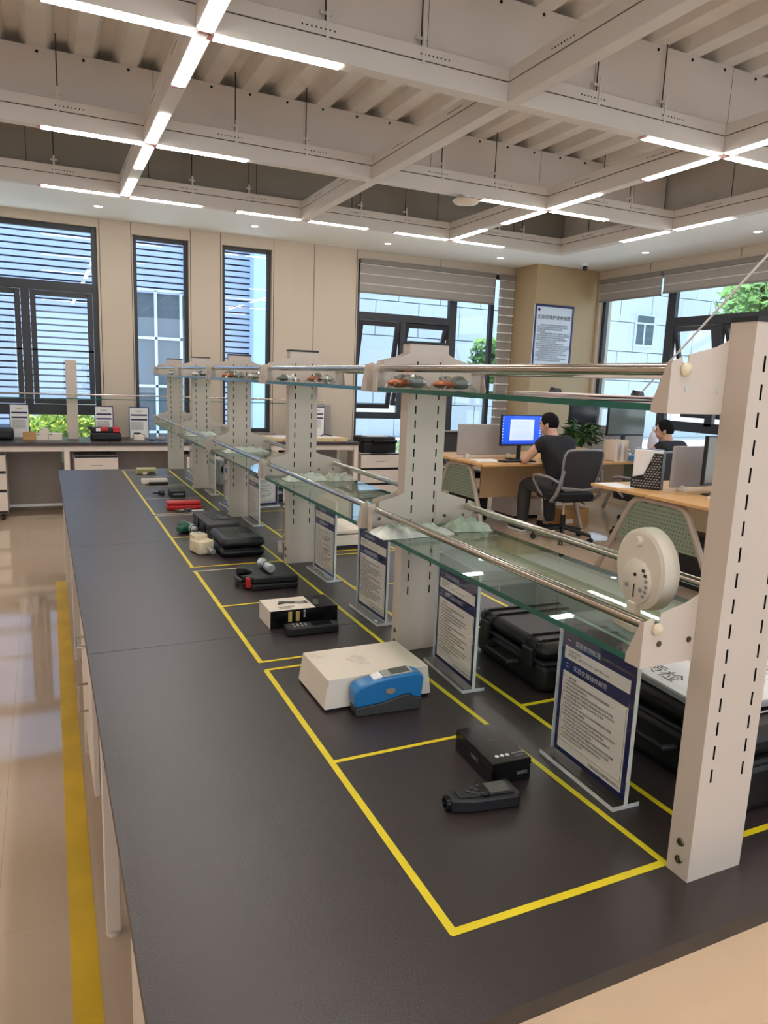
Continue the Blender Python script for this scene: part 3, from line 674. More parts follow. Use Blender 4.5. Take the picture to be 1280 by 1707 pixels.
# ------------------------------------------------------------------ acrylic sign stands
HEAD1 = '一　实验检测标准'; HEAD2 = '二　实验仪器操作规范'
def sign_proto(loc, rz, label):
    t = thing('acrylic_sign_stand', label, 'sign', loc, rz, 'acrylic sign stands on the island bench')
    # local: panel in YZ plane facing -x; y length .225, z height .30
    L_ = 0.225; H_ = 0.305
    q = MB().box(-0.030, -L_ / 2, 0.0003, 0.030, L_ / 2, 0.0085); q.build('base', ACRYL, t, bevel=0.001, seg=1)
    q = MB().box(-0.0305, -L_ / 2 - 0.0004, 0.0003, 0.0305, -L_ / 2, 0.0088).box(-0.0306, -L_ / 2, 0.0003, -0.0301, L_ / 2, 0.0088); q.build('base_edge', ACRE, t, label='bright polished base edge')
    MB().box(-0.0035, -L_ / 2 + 0.002, 0.0086, -0.0015, L_ / 2 - 0.002, H_).box(0.0015, -L_ / 2 + 0.002, 0.0086, 0.0035, L_ / 2 - 0.002, H_).build('panel', ACRYL, t)
    MB().box(-0.0036, -L_ / 2, 0.0086, 0.0036, -L_ / 2 + 0.002, H_).box(-0.0036, -L_ / 2 + 0.002, H_, 0.0036, L_ / 2 - 0.002, H_ + 0.001).box(-0.0036, L_ / 2 - 0.002, 0.0086, 0.0036, L_ / 2, H_).build('panel_edge', ACRE, t, label='bright polished panel edge')
    y0 = -0.105; y1 = 0.105; z0 = 0.012; z1 = 0.302
    s_ = MB().box(-0.0006, y0, z0, 0.0006, y1, z1).build('printed_sheet', NAVY, t, label='navy bordered printed sheet')
    MB().box(-0.0009, y0 + 0.010, z0 + 0.010, 0.0009, y1 - 0.010, 0.240).build('white_field', mat('sheet_paper_warm', (255, 242, 232), 0.7, var=0.01), s_)
    MB().box(-0.0012, y0 + 0.010, 0.188, 0.0012, y1 - 0.010, 0.214).build('heading_band', NAVY, s_)
    bl = [(-0.0012, y0 + 0.014), (-0.0012, y1 - 0.014)]
    MB().box(-0.0011, y0 + 0.0135, 0.040, -0.0009, y0 + 0.0141, 0.184).box(-0.0011, y1 - 0.0141, 0.040, -0.0009, y1 - 0.0135, 0.184).box(-0.0011, y0 + 0.0141, 0.040, -0.0009, y1 - 0.0141, 0.0406).build('rule_line', INK, s_)
    xd = (0, -1, 0); yd = (0, 0, 1)
    text('heading', HEAD1, 0.0125, WINK, s_, (-0.0014, y1 - 0.016, 0.248), xd, yd)
    text('heading', HEAD2, 0.0125, WINK, s_, (-0.0014, y1 - 0.016, 0.1965), xd, yd)
    text('body_text', '实验执行标准\n规范依据：GB/T 2567-2008、GB/T 4857-2008', 0.0062, INK, s_, (-0.0014, y1 - 0.022, 0.230), xd, yd, line=1.3)
    ls = ['一、操作流程：']
    for k, n in enumerate((22, 12, 24, 26, 20, 10, 24, 12, 26, 22, 24, 16, 26, 25, 20, 12)): ls.append(('%d. ' % (k % 5 + 1) if k % 2 == 0 else '') + cj(n, k * 13 + 5))
    text('body_text', '\n'.join(ls), 0.0058, INK, s_, (-0.0014, y1 - 0.018, 0.176), xd, yd, line=1.38)
    text('footer', '交通运输工程质量检测中心', 0.0075, INK, s_, (-0.0014, y0 + 0.012, 0.027), xd, yd, 'RIGHT')
    return t
sg = sign_proto((0.933, 1.001, BT), R(-2), 'clear acrylic sign stand with navy bordered sheet nearest the camera, beside the first upright')
dup(sg, (0.940, 1.531, BT), R(-3), 'clear acrylic sign stand just in front of the second rack upright')
dup(sg, (0.936, 2.048, BT), R(1), 'clear acrylic sign stand just behind the second rack upright')
dup(sg, (0.960, 2.554, BT), R(1), 'clear acrylic sign stand in front of the third rack upright')
dup(sg, (0.945, 3.02, BT), R(165), 'acrylic sign stand turned away between the third and fourth uprights')
dup(sg, (0.965, 3.62, BT), R(0), 'clear acrylic sign stand in front of the fourth rack upright')
dup(sg, (0.950, 4.10, BT), R(2), 'clear acrylic sign stand behind the fourth rack upright')
dup(sg, (0.960, 4.62, BT), R(-2), 'clear acrylic sign stand in front of the fifth rack upright')
dup(sg, (0.950, 5.20, BT), R(2), 'clear acrylic sign stand behind the fifth rack upright')
dup(sg, (1.12, 4.05, BT), R(100), 'small framed sheet on the right half of the bench, far along')

# ------------------------------------------------------------------ things on the left half
# black film thickness gauge (nearest)
t = thing('thickness_gauge', 'black handheld gauge with tapered nose and grey screen', 'meter', (0.69, 1.000, BT), R(-6))
pl = [(-0.066, -0.014), (-0.03, -0.025), (0.062, -0.030), (0.068, -0.024), (0.068, 0.024), (0.062, 0.030), (-0.03, 0.025), (-0.066, 0.014)]
MB().prism(pl, 0.0005, 0.026).build('body', BLACKP, t, bevel=0.005, seg=3, smooth=True)
MB().prism([(-0.05, -0.013), (0.058, -0.020), (0.058, 0.020), (-0.05, 0.013)], 0.0255, 0.029).build('top_cover', BLACKP, t, bevel=0.002)
MB().box(0.010, -0.016, 0.0285, 0.050, 0.016, 0.0300).build('screen', LCD, t, label='grey display')
MB().box(-0.006, -0.020, 0.028, 0.008, 0.020, 0.0296).build('screen_bezel', BLACKG, t)
for i, (bx_, by) in enumerate(((-0.018, -0.008), (-0.018, 0.008), (-0.010, 0.0), (-0.004, -0.012), (-0.004, 0.012), (-0.028, 0.0))):
    MB().box(bx_ - 0.003, by - 0.003, 0.0288, bx_ + 0.003, by + 0.003, 0.0312).build('button', DGREY, t, bevel=0.0008, seg=1)
MB().lathe([(0.0125, 0), (0.0125, 0.008), (0.009, 0.009), (0.009, 0.004), (0.004, 0.004), (0.003, 0.010), (0.001, 0.011)], c=(-0.064, 0, 0.014), axis=(-1, 0, 0)).build('probe_ring', BLACKG, t, smooth=True)
# black glossy carton
def rot_box_thing(name, label, cat, loc, rz, lx, ly, lz, material, bevel=0.0015, nm='carton'):
    t = thing(name, label, cat, loc, rz); MB().box(-lx / 2, -ly / 2, 0.0004, lx / 2, ly / 2, lz).build(nm, material, t, bevel=bevel, seg=1); return t
t = rot_box_thing('gauge_carton', 'glossy black carton standing behind the black handheld gauge', 'box', (0.786, 1.112, BT), R(-3), 0.086, 0.148, 0.046, BLACKG)
MB().box(-0.0435, -0.074, 0.034, 0.0435, 0.074, 0.0352).build('lid_seam', DARKIN, t)
for k in range(3): MB().lathe([(0.0042, 0), (0.0042, 0.0006)], c=(-0.020 + k * 0.0115, -0.050, 0.046)).build('badge', WINK, t)
text('printed_name', '漆膜测厚仪', 0.0056, WINK, t, (0.013, -0.050, 0.0464), (1, 0, 0), (0, 1, 0))
text('printed_name', 'CM8829', 0.0062, GREYP, t, (0.014, -0.060, 0.0464), (1, 0, 0), (0, 1, 0))
text('printed_line', '————', 0.006, GREYP, t, (-0.004, 0.01, 0.0464), (1, 0, 0), (0, 1, 0))
text('printed_name', '测厚仪', 0.008, GREYP, t, (0.012, -0.0742, 0.016), (1, 0, 0), (0, 0, 1))
text('printed_name', '测厚仪', 0.010, GREYP, t, (-0.0432, 0.010, 0.020), (0, -1, 0), (0, 0, 1))
# white carton with the blue gloss meter leaning in front
t = thing('white_carton', 'large white cardboard carton on a black base behind the blue meter', 'box', (0.688, 1.535, BT), R(0))
MB().box(-0.132, -0.092, 0.0004, 0.132, 0.092, 0.010).build('lower_tray', BLACKP, t)
q = MB(); q.add([(-0.137, -0.095, 0.006), (0.137, -0.095, 0.006), (0.137, 0.095, 0.006), (-0.137, 0.095, 0.006), (-0.128, -0.089, 0.076), (0.130, -0.089, 0.076), (0.130, 0.089, 0.076), (-0.128, 0.089, 0.076)],
      [(0, 3, 2, 1), (4, 5, 6, 7), (0, 1, 5, 4), (1, 2, 6, 5), (2, 3, 7, 6), (3, 0, 4, 7)]); q.build('lid', CARD, t, bevel=0.0015, seg=1)
MB().box(-0.129, -0.0905, 0.010, -0.1275, -0.0895, 0.074).build('corner_fold', GREYP, t)
for k, (bx_, by, s_) in enumerate(((-0.118, 0.070, '光泽度仪\nNHG60'), (-0.02, 0.030, '光泽度仪\n精密检测\nGLOSS METER\n便携式仪器'))):
    text('printed_name', s_, 0.0105, mat('pale_print', (196, 180, 168), 0.6), t, (bx_, by, 0.0764), (0.55, -0.83, 0), (0.83, 0.55, 0))
text('printed_mark', '△△', 0.012, mat('pale_print', (196, 180, 168), 0.6), t, (-0.1345, -0.01, 0.022), (0, -1, 0), (0.12, 0, 1))
t = thing('gloss_meter', 'blue and dark grey handheld gloss meter leaning by the white carton', 'meter', (0.690, 1.408, BT), R(-4))
up_ = [(-0.082, 0.022), (-0.02, 0.027), (0.030, 0.040), (0.048, 0.042), (0.062, 0.031), (0.080, 0.030)]
lo = [(-0.080, 0.003), (-0.068, 0.0004), (0.078, 0.0004), (0.082, 0.006)] + [(0.080, 0.030), (0.062, 0.031), (0.048, 0.042), (0.030, 0.040), (-0.02, 0.027), (-0.082, 0.022)]
MB().prism(lo, -0.0205, 0.0205, 'y').build('lower_shell', DGREY, t, bevel=0.003)
hi = [(-0.082, 0.022), (-0.02, 0.027), (0.030, 0.040), (0.048, 0.042), (0.062, 0.031), (0.080, 0.030), (0.084, 0.076), (0.080, 0.087), (0.066, 0.092), (0.010, 0.089), (-0.035, 0.083), (-0.060, 0.076), (-0.078, 0.070), (-0.086, 0.060)]
MB().prism(hi, -0.022, 0.022, 'y').build('upper_shell', BLUE, t, bevel=0.005, seg=3, smooth=True)
MB().prism([(-0.014, 0.0905), (0.058, 0.0955), (0.058, 0.0915), (-0.014, 0.0865)], -0.017, 0.017, 'y').build('keypad_plate', SILV, t, bevel=0.001)
MB().prism([(0.006, 0.0935), (0.050, 0.0965), (0.050, 0.0915), (0.006, 0.0885)], -0.014, 0.014, 'y').build('screen', LCD, t, label='dark grey display')
MB().prism([(-0.038, 0.0845), (-0.016, 0.0895), (-0.016, 0.0865), (-0.038, 0.0815)], -0.014, 0.014, 'y').build('key_strip', PAPER, t)
q = MB().prism([(-0.012, 0.055), (-0.008, 0.051), (-0.002, 0.0475), (0.004, 0.0475), (0.010, 0.051), (0.013, 0.056), (0.010, 0.061), (-0.008, 0.061)], -0.0245, -0.021, 'y'); q.build('power_button', mat('button_taupe', (150, 132, 118), 0.4), t, bevel=0.001)
# printed box with tester in front
t = thing('tester_carton', 'black carton with white printed top showing a tester', 'box', (0.698, 2.075, BT), R(0))
MB().box(-0.108, -0.060, 0.0004, 0.108, 0.060, 0.056).build('carton', BLACKG, t, bevel=0.001, seg=1)
MB().box(-0.1085, -0.060, 0.0004, -0.1078, 0.060, 0.056).box(-0.108, -0.060, 0.0559, 0.035, 0.060, 0.0566).build('white_faces', CARD, t)
MB().prism([(-0.07, -0.005), (-0.055, 0.03), (0.005, 0.012), (0.028, 0.015), (0.030, -0.010), (0.0, -0.012), (-0.04, 0.002)], 0.0566, 0.0569).build('printed_picture', DGREY, t)
MB().box(-0.012, -0.006, 0.0569, 0.016, 0.009, 0.0572).build('printed_screen', GREYP, t)
text('printed_name', '接地电阻\n测试仪', 0.013, INK, t, (-0.075, -0.035, 0.0570), (1, 0, 0), (0, 1, 0))
text('printed_name', '专业检测仪器\n高精度 数字式', 0.009, GREYP, t, (0.045, -0.03, 0.0563), (0.3, 0.95, 0), (-0.95, 0.3, 0))
for k in range(2): 
    MB().box(-0.052 + k * 0.024, -0.0606, 0.018, -0.040 + k * 0.024, -0.0600, 0.050).build('gold_label', GINK, t)
text('printed_name', '数\n字\n型', 0.008, WINK, t, (-0.004, -0.0604, 0.045), (1, 0, 0), (0, 0, 1))
t = thing('handheld_tester', 'black handheld tester lying in front of the printed carton', 'meter', (0.700, 1.955, BT), R(-3))
MB().prism([(-0.080, -0.022), (-0.070, -0.026), (0.078, -0.024), (0.082, 0.0), (0.078, 0.024), (-0.070, 0.026), (-0.080, 0.022)], 0.0004, 0.026).build('body', BLACKP, t, bevel=0.004, seg=2, smooth=True)
MB().box(0.0, -0.015, 0.026, 0.06, 0.015, 0.0272).build('screen', BLACKG, t)
for i in range(4):
    for j in range(3): MB().ell((-0.055 + i * 0.012, -0.011 + j * 0.011, 0.0268), (0.003, 0.003, 0.0014), 8, 5).build('button', GREYP if (i + j) % 2 else WINK, t)
# black case with red latches, silver probe lying on it
def case(name, label, loc, rz, lx, ly, h, material=BLACKP, bevel=0.012, handle=True, latch=None, panel=True):
    t = thing(name, label, 'case', loc, rz)
    if handle:
        out = [(-lx / 2 + 0.035, -ly / 2), (lx / 2, -ly / 2), (lx / 2, ly / 2), (-lx / 2 + 0.035, ly / 2), (-lx / 2, ly / 2 - 0.05), (-lx / 2 + 0.035, ly / 2 - 0.06), (-lx / 2 + 0.05, 0), (-lx / 2 + 0.035, -ly / 2 + 0.06), (-lx / 2, -ly / 2 + 0.05)]
    else: out = [(-lx / 2, -ly / 2), (lx / 2, -ly / 2), (lx / 2, ly / 2), (-lx / 2, ly / 2)]
    MB().prism(out, 0.0004, h * 0.48).build('lower_shell', material, t, bevel=bevel, seg=3, smooth=True)
    MB().prism(out, h * 0.48 + 0.001, h).build('lid', material, t, bevel=bevel, seg=3, smooth=True)
    if handle:
        MB().tube([(-lx / 2 + 0.006, -ly / 2 + 0.05, h * .48), (-lx / 2 - 0.004, -ly / 2 + 0.075, h * .48), (-lx / 2 - 0.006, 0, h * .48), (-lx / 2 - 0.004, ly / 2 - 0.075, h * .48), (-lx / 2 + 0.006, ly / 2 - 0.05, h * .48)], 0.009).build('handle', material, t, smooth=True)
    if latch:
        for sy in (-1, 1): MB().box(-lx / 2 + 0.012, sy * (ly / 2 - 0.028) - 0.014, h * 0.15, -lx / 2 + 0.030, sy * (ly / 2 - 0.028) + 0.014, h * 0.92).build('latch', latch, t, bevel=0.003, label='red latch')
    return t
case('carry_case', 'flat black carry case with red latches and recessed handle', (0.715, 2.515, BT), R(-2), 0.198, 0.20, 0.048, latch=REDP, bevel=0.006)
t = thing('silver_probe', 'silver impact probe lying on the red latched black case', 'tool', (0.716, 2.50, BT + 0.0485), R(-86))
MB().lathe([(0.001, -0.001), (0.017, 0.0), (0.018, 0.004), (0.018, 0.012), (0.010, 0.016), (0.008, 0.030), (0.013, 0.034), (0.016, 0.050), (0.016, 0.105), (0.013, 0.108), (0.001, 0.108)], c=(-0.06, 0, 0.0185), axis=(1, 0, 0)).build('barrel', SILV, t, smooth=True)
MB().lathe([(0.0165, 0.056), (0.0168, 0.060), (0.0165, 0.064)], c=(-0.06, 0, 0.0185), axis=(1, 0, 0)).build('ring', DGREY, t, smooth=True)
# moulded black case, case with printed lid, green drill, cream tester
case('moulded_case', 'rounded black moulded case lying behind the red latched case', (0.735, 3.035, BT), R(0), 0.185, 0.26, 0.082, bevel=0.022, handle=False)
t = bpy.data.objects['moulded_case']
for z in (0.03, 0.055): MB().box(-0.088, -0.1315, z, 0.088, -0.1298, z + 0.004).build('groove', DARKIN, t)
MB().prism([(-0.06, 0.02), (-0.02, 0.0), (-0.02, 0.09), (-0.06, 0.10)], 0.0815, 0.0835).build('raised_rib', BLACKP, t, bevel=0.001)
for k in range(4): MB().box(0.0 + k * 0.018, 0.0, 0.0815, 0.008 + k * 0.018, 0.10, 0.0845).build('raised_rib', BLACKP, t, bevel=0.001, seg=1)
t = thing('tool_case', 'black rectangular tool case with ribbed lid behind the moulded case', 'case', (0.733, 3.44, BT), R(2))
MB().box(-0.075, -0.165, 0.0004, 0.075, 0.165, 0.04).build('lower_shell', DGREY, t, bevel=0.006)
MB().box(-0.077, -0.168, 0.041, 0.077, 0.168, 0.072).build('lid', DGREY, t, bevel=0.008)
MB().box(-0.035, -0.08, 0.072, 0.045, 0.10, 0.0745).build('lid_panel', BLACKP, t, bevel=0.001, seg=1)
text('printed_name', '超声检测仪\n专业版', 0.022, GREYP, t, (0.028, -0.06, 0.0748), (0, 1, 0), (-1, 0, 0))
for sy in (-0.09, 0.05): MB().box(-0.080, sy - 0.016, 0.02, -0.074, sy + 0.016, 0.066).build('latch', BLACKG, t, bevel=0.002)
t = thing('green_drill', 'small dark green handheld tool beside the black tool case', 'tool', (0.600, 3.46, BT), R(-70))
MB().lathe([(0.001, 0), (0.022, 0.002), (0.026, 0.02), (0.026, 0.075), (0.020, 0.09), (0.020, 0.11)], c=(-0.05, 0, 0.0265), axis=(1, 0, 0)).build('body', GREENP, t, smooth=True)
MB().lathe([(0.018, 0.09), (0.021, 0.092), (0.021, 0.102), (0.012, 0.108), (0.008, 0.125), (0.001, 0.126)], c=(-0.045, 0, 0.0265), axis=(1, 0, 0)).build('chuck', SILV, t, smooth=True)
MB().box(-0.02, -0.05, 0.006, 0.03, -0.015, 0.035).build('grip', GREENP, t, bevel=0.008, smooth=True)
MB().tube([(0.07, 0.02, 0.03), (0.06, 0.035, 0.02), (0.03, 0.04, 0.008), (0.0, 0.03, 0.005)], 0.004).build('strap', BLACKP, t, smooth=True)
t = thing('cream_tester', 'cream plastic hand tester with metal plunger on the bench', 'tool', (0.590, 3.035, BT), R(-75))
MB().prism([(-0.06, -0.035), (0.03, -0.038), (0.045, -0.028), (0.045, 0.028), (0.03, 0.038), (-0.06, 0.035)], 0.0004, 0.058).build('body', CREAMP, t, bevel=0.008, smooth=True)
MB().prism([(-0.075, -0.028), (-0.01, -0.03), (-0.01, 0.03), (-0.075, 0.028)], 0.050, 0.078).build('head', CREAMP, t, bevel=0.008, smooth=True)
MB().box(-0.06, -0.020, 0.076, -0.02, 0.020, 0.0792).build('dial_window', SILV, t, bevel=0.002)
MB().lathe([(0.006, 0), (0.006, 0.045), (0.012, 0.047), (0.012, 0.052), (0.001, 0.052)], c=(0.045, 0.0, 0.030), axis=(1, 0, -0.15)).build('plunger', SILV, t, smooth=True)
t = thing('red_case', 'long red plastic instrument case lying across the bench', 'case', (0.690, 4.09, BT), R(0))
MB().box(-0.093, -0.035, 0.0004, 0.093, 0.035, 0.024).build('lower_shell', REDP, t, bevel=0.006); MB().box(-0.093, -0.035, 0.025, 0.093, 0.035, 0.046).build('lid', REDP, t, bevel=0.008)
t = thing('caliper', 'steel and dark caliper lying in front of the red case', 'tool', (0.70, 4.00, BT), R(4))
MB().box(-0.02, -0.006, 0.0004, 0.085, 0.006, 0.006).build('beam', PAPER, t, bevel=0.001)
MB().tube([(-0.02, 0, 0.006), (-0.035, 0.016, 0.006), (-0.06, 0.014, 0.006), (-0.072, 0, 0.006), (-0.06, -0.014, 0.006), (-0.035, -0.016, 0.006), (-0.02, 0, 0.006)], 0.0055).build('frame', SCREWM, t, smooth=True)
MB().box(-0.015, -0.013, 0.002, 0.015, 0.013, 0.016).build('dial_housing', DGREY, t, bevel=0.003)
t = thing('black_gauge_box', 'small black box with pale label strip behind the red case', 'box', (0.722, 4.52, BT))
MB().box(-0.045, -0.06, 0.0004, 0.045, 0.06, 0.042).build('shell', BLACKP, t, bevel=0.005); MB().box(-0.03, -0.0612, 0.018, 0.03, -0.0600, 0.026).build('label_strip', GREYP, t)
t = thing('small_probe', 'small black probe with grip lying left of the black box', 'tool', (0.625, 4.60, BT), R(10))
MB().lathe([(0.004, 0), (0.005, 0.03), (0.012, 0.035), (0.012, 0.07), (0.002, 0.07)], c=(-0.035, 0, 0.0125), axis=(1, 0, 0)).build('barrel', BLACKP, t, smooth=True)
MB().box(0.005, -0.035, 0.0004, 0.028, -0.008, 0.018).build('grip', BLACKP, t, bevel=0.004)
t = thing('white_instrument', 'long white instrument with dark probe in front, far on the bench', 'meter', (0.662, 5.06, BT), R(-2))
MB().box(-0.085, -0.02, 0.0004, 0.085, 0.035, 0.036).build('body', CARD, t, bevel=0.006); MB().box(-0.04, -0.045, 0.0004, 0.085, -0.022, 0.018).build('probe', BLACKP, t, bevel=0.004)
MB().tube([(-0.04, -0.033, 0.008), (-0.06, -0.04, 0.004), (-0.05, -0.075, 0.004), (0.0, -0.085, 0.004)], 0.0025, n=6).build('lead', CABLE, t, smooth=True)
t = thing('beige_instrument', 'beige green instrument box farthest along the bench', 'meter', (0.675, 5.60, BT), R(0))
MB().box(-0.07, -0.03, 0.0004, 0.07, 0.035, 0.042).build('body', mat('beige_green', (196, 192, 140), 0.5), t, bevel=0.004); MB().box(-0.066, -0.0315, 0.006, 0.066, -0.0298, 0.030).build('face_panel', mat('olive_face', (150, 146, 90), 0.5), t)
MB().box(-0.03, -0.06, 0.0004, 0.0, -0.035, 0.012).build('plug', CARD, t, bevel=0.002); MB().tube([(0.0, -0.05, 0.006), (0.02, -0.035, 0.012), (0.05, -0.04, 0.012), (0.06, -0.055, 0.004)], 0.004, n=6).build('lead', BLACKP, t, smooth=True)

# ------------------------------------------------------------------ things on the right half
def rugged(name, label, loc, rz, lx, ly, h):
    t = thing(name, label, 'case', loc, rz)
    MB().box(-lx / 2, -ly / 2, 0.0004, lx / 2, ly / 2, h * .62).build('lower_shell', BLACKP, t, bevel=0.018, seg=3, smooth=True)
    MB().box(-lx / 2 - 0.006, -ly / 2 - 0.006, h * .60, lx / 2 + 0.006, ly / 2 + 0.006, h * .68).build('rim', BLACKP, t, bevel=0.005)
    MB().box(-lx / 2, -ly / 2, h * .68, lx / 2, ly / 2, h).build('lid', BLACKP, t, bevel=0.020, seg=3, smooth=True)
    for fy in (-0.32, 0.32):
        c = fy * ly
        MB().box(-lx / 2 - 0.012, c - 0.022, h * .45, -lx / 2 + 0.001, c + 0.022, h * .85).build('latch', BLACKP, t, bevel=0.004)
        for d in (-0.022, 0.022): MB().tube([(-lx / 2 - 0.003, c + d, h * .66), (-lx / 2 + 0.004, c + d, h * .97), (-lx / 2 + 0.02, c + d, h + 0.002), (lx / 2 - 0.02, c + d, h + 0.002), (lx / 2 - 0.002, c + d, h * .9)], 0.0032, n=6).build('lid_rib', BLACKG, t)
    MB().tube([(-lx / 2 - 0.002, -0.06, h * .4), (-lx / 2 - 0.03, -0.055, h * .40), (-lx / 2 - 0.03, 0.055, h * .40), (-lx / 2 - 0.002, 0.06, h * .4)], 0.007).build('handle', BLACKP, t, smooth=True)
    return t
rugged('rugged_case', 'black rugged latched case on the right half of the bench behind the acrylic signs', (1.225, 1.50, BT), R(-3), 0.27, 0.33, 0.125)
rugged('rugged_case', 'large black rugged case under the white placard beside the nearest upright', (1.31, 1.00, BT), R(0), 0.42, 0.42, 0.16)
t = thing('placard', 'white printed placard with red characters lying on the large black case', 'sign', (1.26, 1.02, BT + 0.166), R(-4))
MB().box(-0.17, -0.17, 0, 0.17, 0.17, 0.012).build('board', GREYP, t, bevel=0.002); MB().box(-0.165, -0.165, 0.012, 0.165, 0.165, 0.013).build('face', PAPER, t)
text('printed_name', '交通质检', 0.050, mat('placard_dark', (90, 80, 84), 0.6), t, (-0.140, 0.15, 0.0134), (0, -1, 0), (1, 0, 0))
text('printed_lines', '\n'.join(cj(18, k * 9) for k in range(9)), 0.014, mat('placard_print', (128, 122, 124), 0.6), t, (0.145, 0.15, 0.0134), (0, -1, 0), (1, 0, 0), line=1.5)
t = thing('black_equipment_box', 'dark box with rubber edges right of the nearest upright', 'case', (1.36, 0.70, BT))
MB().box(-0.12, -0.03, 0.0004, 0.2, 0.06, 0.15).build('shell', BLACKP, t, bevel=0.01, smooth=True)
t = thing('instrument_tray', 'white shallow instrument tray on the right half between third and second uprights', 'meter', (1.235, 3.08, BT))
MB().box(-0.09, -0.14, 0.012, 0.09, 0.14, 0.060).build('body', CARD, t, bevel=0.004); MB().box(-0.088, -0.138, 0.0004, 0.088, 0.138, 0.012).build('base', BLACKP, t)
MB().box(-0.09, -0.14, 0.066, 0.09, 0.14, 0.082).build('lid', CARD, t, bevel=0.003); MB().box(-0.08, -0.12, 0.060, 0.08, 0.12, 0.066).build('gap', DARKIN, t)
t = thing('black_analyser', 'black tabletop analyser with white top on the right half of the bench', 'meter', (1.28, 4.35, BT))
MB().box(-0.09, -0.13, 0.0004, 0.09, 0.13, 0.085).build('body', BLACKG, t, bevel=0.006); MB().box(-0.09, -0.13, 0.0852, 0.09, 0.13, 0.13).build('cover', CARD, t, bevel=0.008)
text('printed_name', 'MEGER', 0.024, WINK, t, (-0.05, -0.1303, 0.045), (1, 0, 0), (0, 0, 1)); MB().box(-0.02, -0.131, 0.1, 0.0, -0.1295, 0.12).build('red_mark', REDP, t)
t = thing('round_dial_meter', 'grey meter with round dark dial on the far right half of the bench', 'meter', (1.12, 4.98, BT))
MB().box(-0.05, -0.06, 0.0004, 0.05, 0.06, 0.17).build('body', GREYP, t, bevel=0.006); MB().lathe([(0.036, 0), (0.036, 0.006), (0.02, 0.008), (0.001, 0.008)], c=(0.0, -0.06, 0.11), axis=(0, -1, 0)).build('dial', BLACKG, t, smooth=True)

# ------------------------------------------------------------------ on the shelves
t = thing('round_hygrometer', 'white round dial hygrometer seen from its back on the lower glass shelf', 'meter', (0.885, 0.857, GL + 0.0003), R(-10))
# disc normal -x local (its back faces the camera side)
MB().lathe([(0.060, -0.014), (0.066, -0.012), (0.068, 0.0), (0.068, 0.012), (0.066, 0.014), (0.001, 0.014)], c=(0, 0, 0.099), axis=(1, 0, 0), n=48).build('case', CARD, t, smooth=True)
MB().lathe([(0.038, 0.0), (0.038, 0.004), (0.036, 0.0055), (0.001, 0.0055)], c=(-0.014, 0, 0.078), axis=(-1, 0, 0), n=36).build('back_cover', CARD, t, smooth=True)
MB().lathe([(0.060, 0.0), (0.060, 0.0006), (0.001, 0.0006)], c=(-0.014, 0, 0.099), axis=(-1, 0, 0), n=48).build('back_plate', CARD, t)
for k in range(6):
    a = R(48 - k * 17); MB().box(-0.0205, -0.0035, -0.0025, -0.0192, 0.0035, 0.0025).build('vent_slot', DGREY if k < 2 else GREYP, t).location = (0, -0.031 * math.cos(a), 0.078 + 0.031 * math.sin(a))
MB().cyl((-0.0192, 0, 0.090), (-0.021, 0, 0.090), 0.003).build('hanging_hole', DARKIN, t); MB().box(-0.0205, -0.001, 0.052, -0.0193, 0.001, 0.074).build('slit', DARKIN, t)
for sy in (-0.018, 0.020): MB().cyl((-0.0192, sy, 0.068), (-0.0215, sy, 0.068), 0.0036).build('boss', GREYP, t)
MB().cyl((-0.014, 0.004, 0.145), (-0.022, 0.004, 0.145), 0.008).build('boss', CARD, t)
MB().box(-0.036, -0.030, 0.0003, 0.016, 0.030, 0.013).build('stand_base', CARD, t, bevel=0.003); MB().box(-0.024, -0.010, 0.013, -0.008, 0.010, 0.044).build('stand_neck', CARD, t, bevel=0.002)
# plastic bags
def bag(label, loc, rz, lx, ly, h, material, cat='bag', txt=None, extra=None, seed=1):
    rn = random.Random(seed); t = thing('plastic_bag', label, cat, loc, rz); q = MB(); nx, ny = 15, 9; vs = []
    for sgn in (1, 0):
        for j in range(ny):
            for i in range(nx):
                u = i / (nx - 1) * 2 - 1; v = j / (ny - 1) * 2 - 1
                e = (1 - u ** 4) * (1 - v ** 4)
                z = 0.001 + (h * 1.25 * e * (0.35 + 0.65 * rn.random()) if sgn else 0.0)
                vs.append((u * lx / 2 * (0.94 + 0.06 * rn.random()), v * ly / 2 * (0.92 + 0.08 * rn.random()), z))
    N = nx * ny; fs = []
    for j in range(ny - 1):
        for i in range(nx - 1):
            a = j * nx + i; fs.append((a, a + 1, a + nx + 1, a + nx)); fs.append((N + a, N + a + nx, N + a + nx + 1, N + a + 1))
    q.add(vs, fs); q.build('film', material, t, smooth=True)
    if txt: text('printed_name', txt[0], txt[1], txt[2], t, (-lx * .42, -ly * .22, h * 1.1 + 0.001), (1, 0, 0), (0, 1, 0.1))
    if extra:
        for k, (m_, dx, dy, r_) in enumerate(extra): MB().ell((dx, dy, r_[2] + 0.0015), r_, 12, 8).build('contents', m_, t, smooth=True)
    return t
BAGF = mat('bag_film', (206, 208, 200), 0.25, var=0.12, scale=40); BAGT = glassy('clear_film', (226, 228, 226), 1.5, 0.15)
bag('pale printed plastic bag on the lower shelf by the second upright', (0.85, 1.625, GL), R(2), 0.22, 0.115, 0.022, BAGF, txt=('GREEN FORCE', 0.028, GREENINK), seed=2)
bag('green patterned plastic pouch lying right of the printed bag on the lower shelf', (1.03, 1.64, GL), R(-8), 0.12, 0.095, 0.026, mat('bag_greenish', (184, 196, 178), 0.3, var=0.25, scale=30), seed=3)
bag('crumpled clear bag on the lower shelf by the third upright', (0.90, 2.62, GL), R(4), 0.18, 0.10, 0.024, BAGF, seed=4)
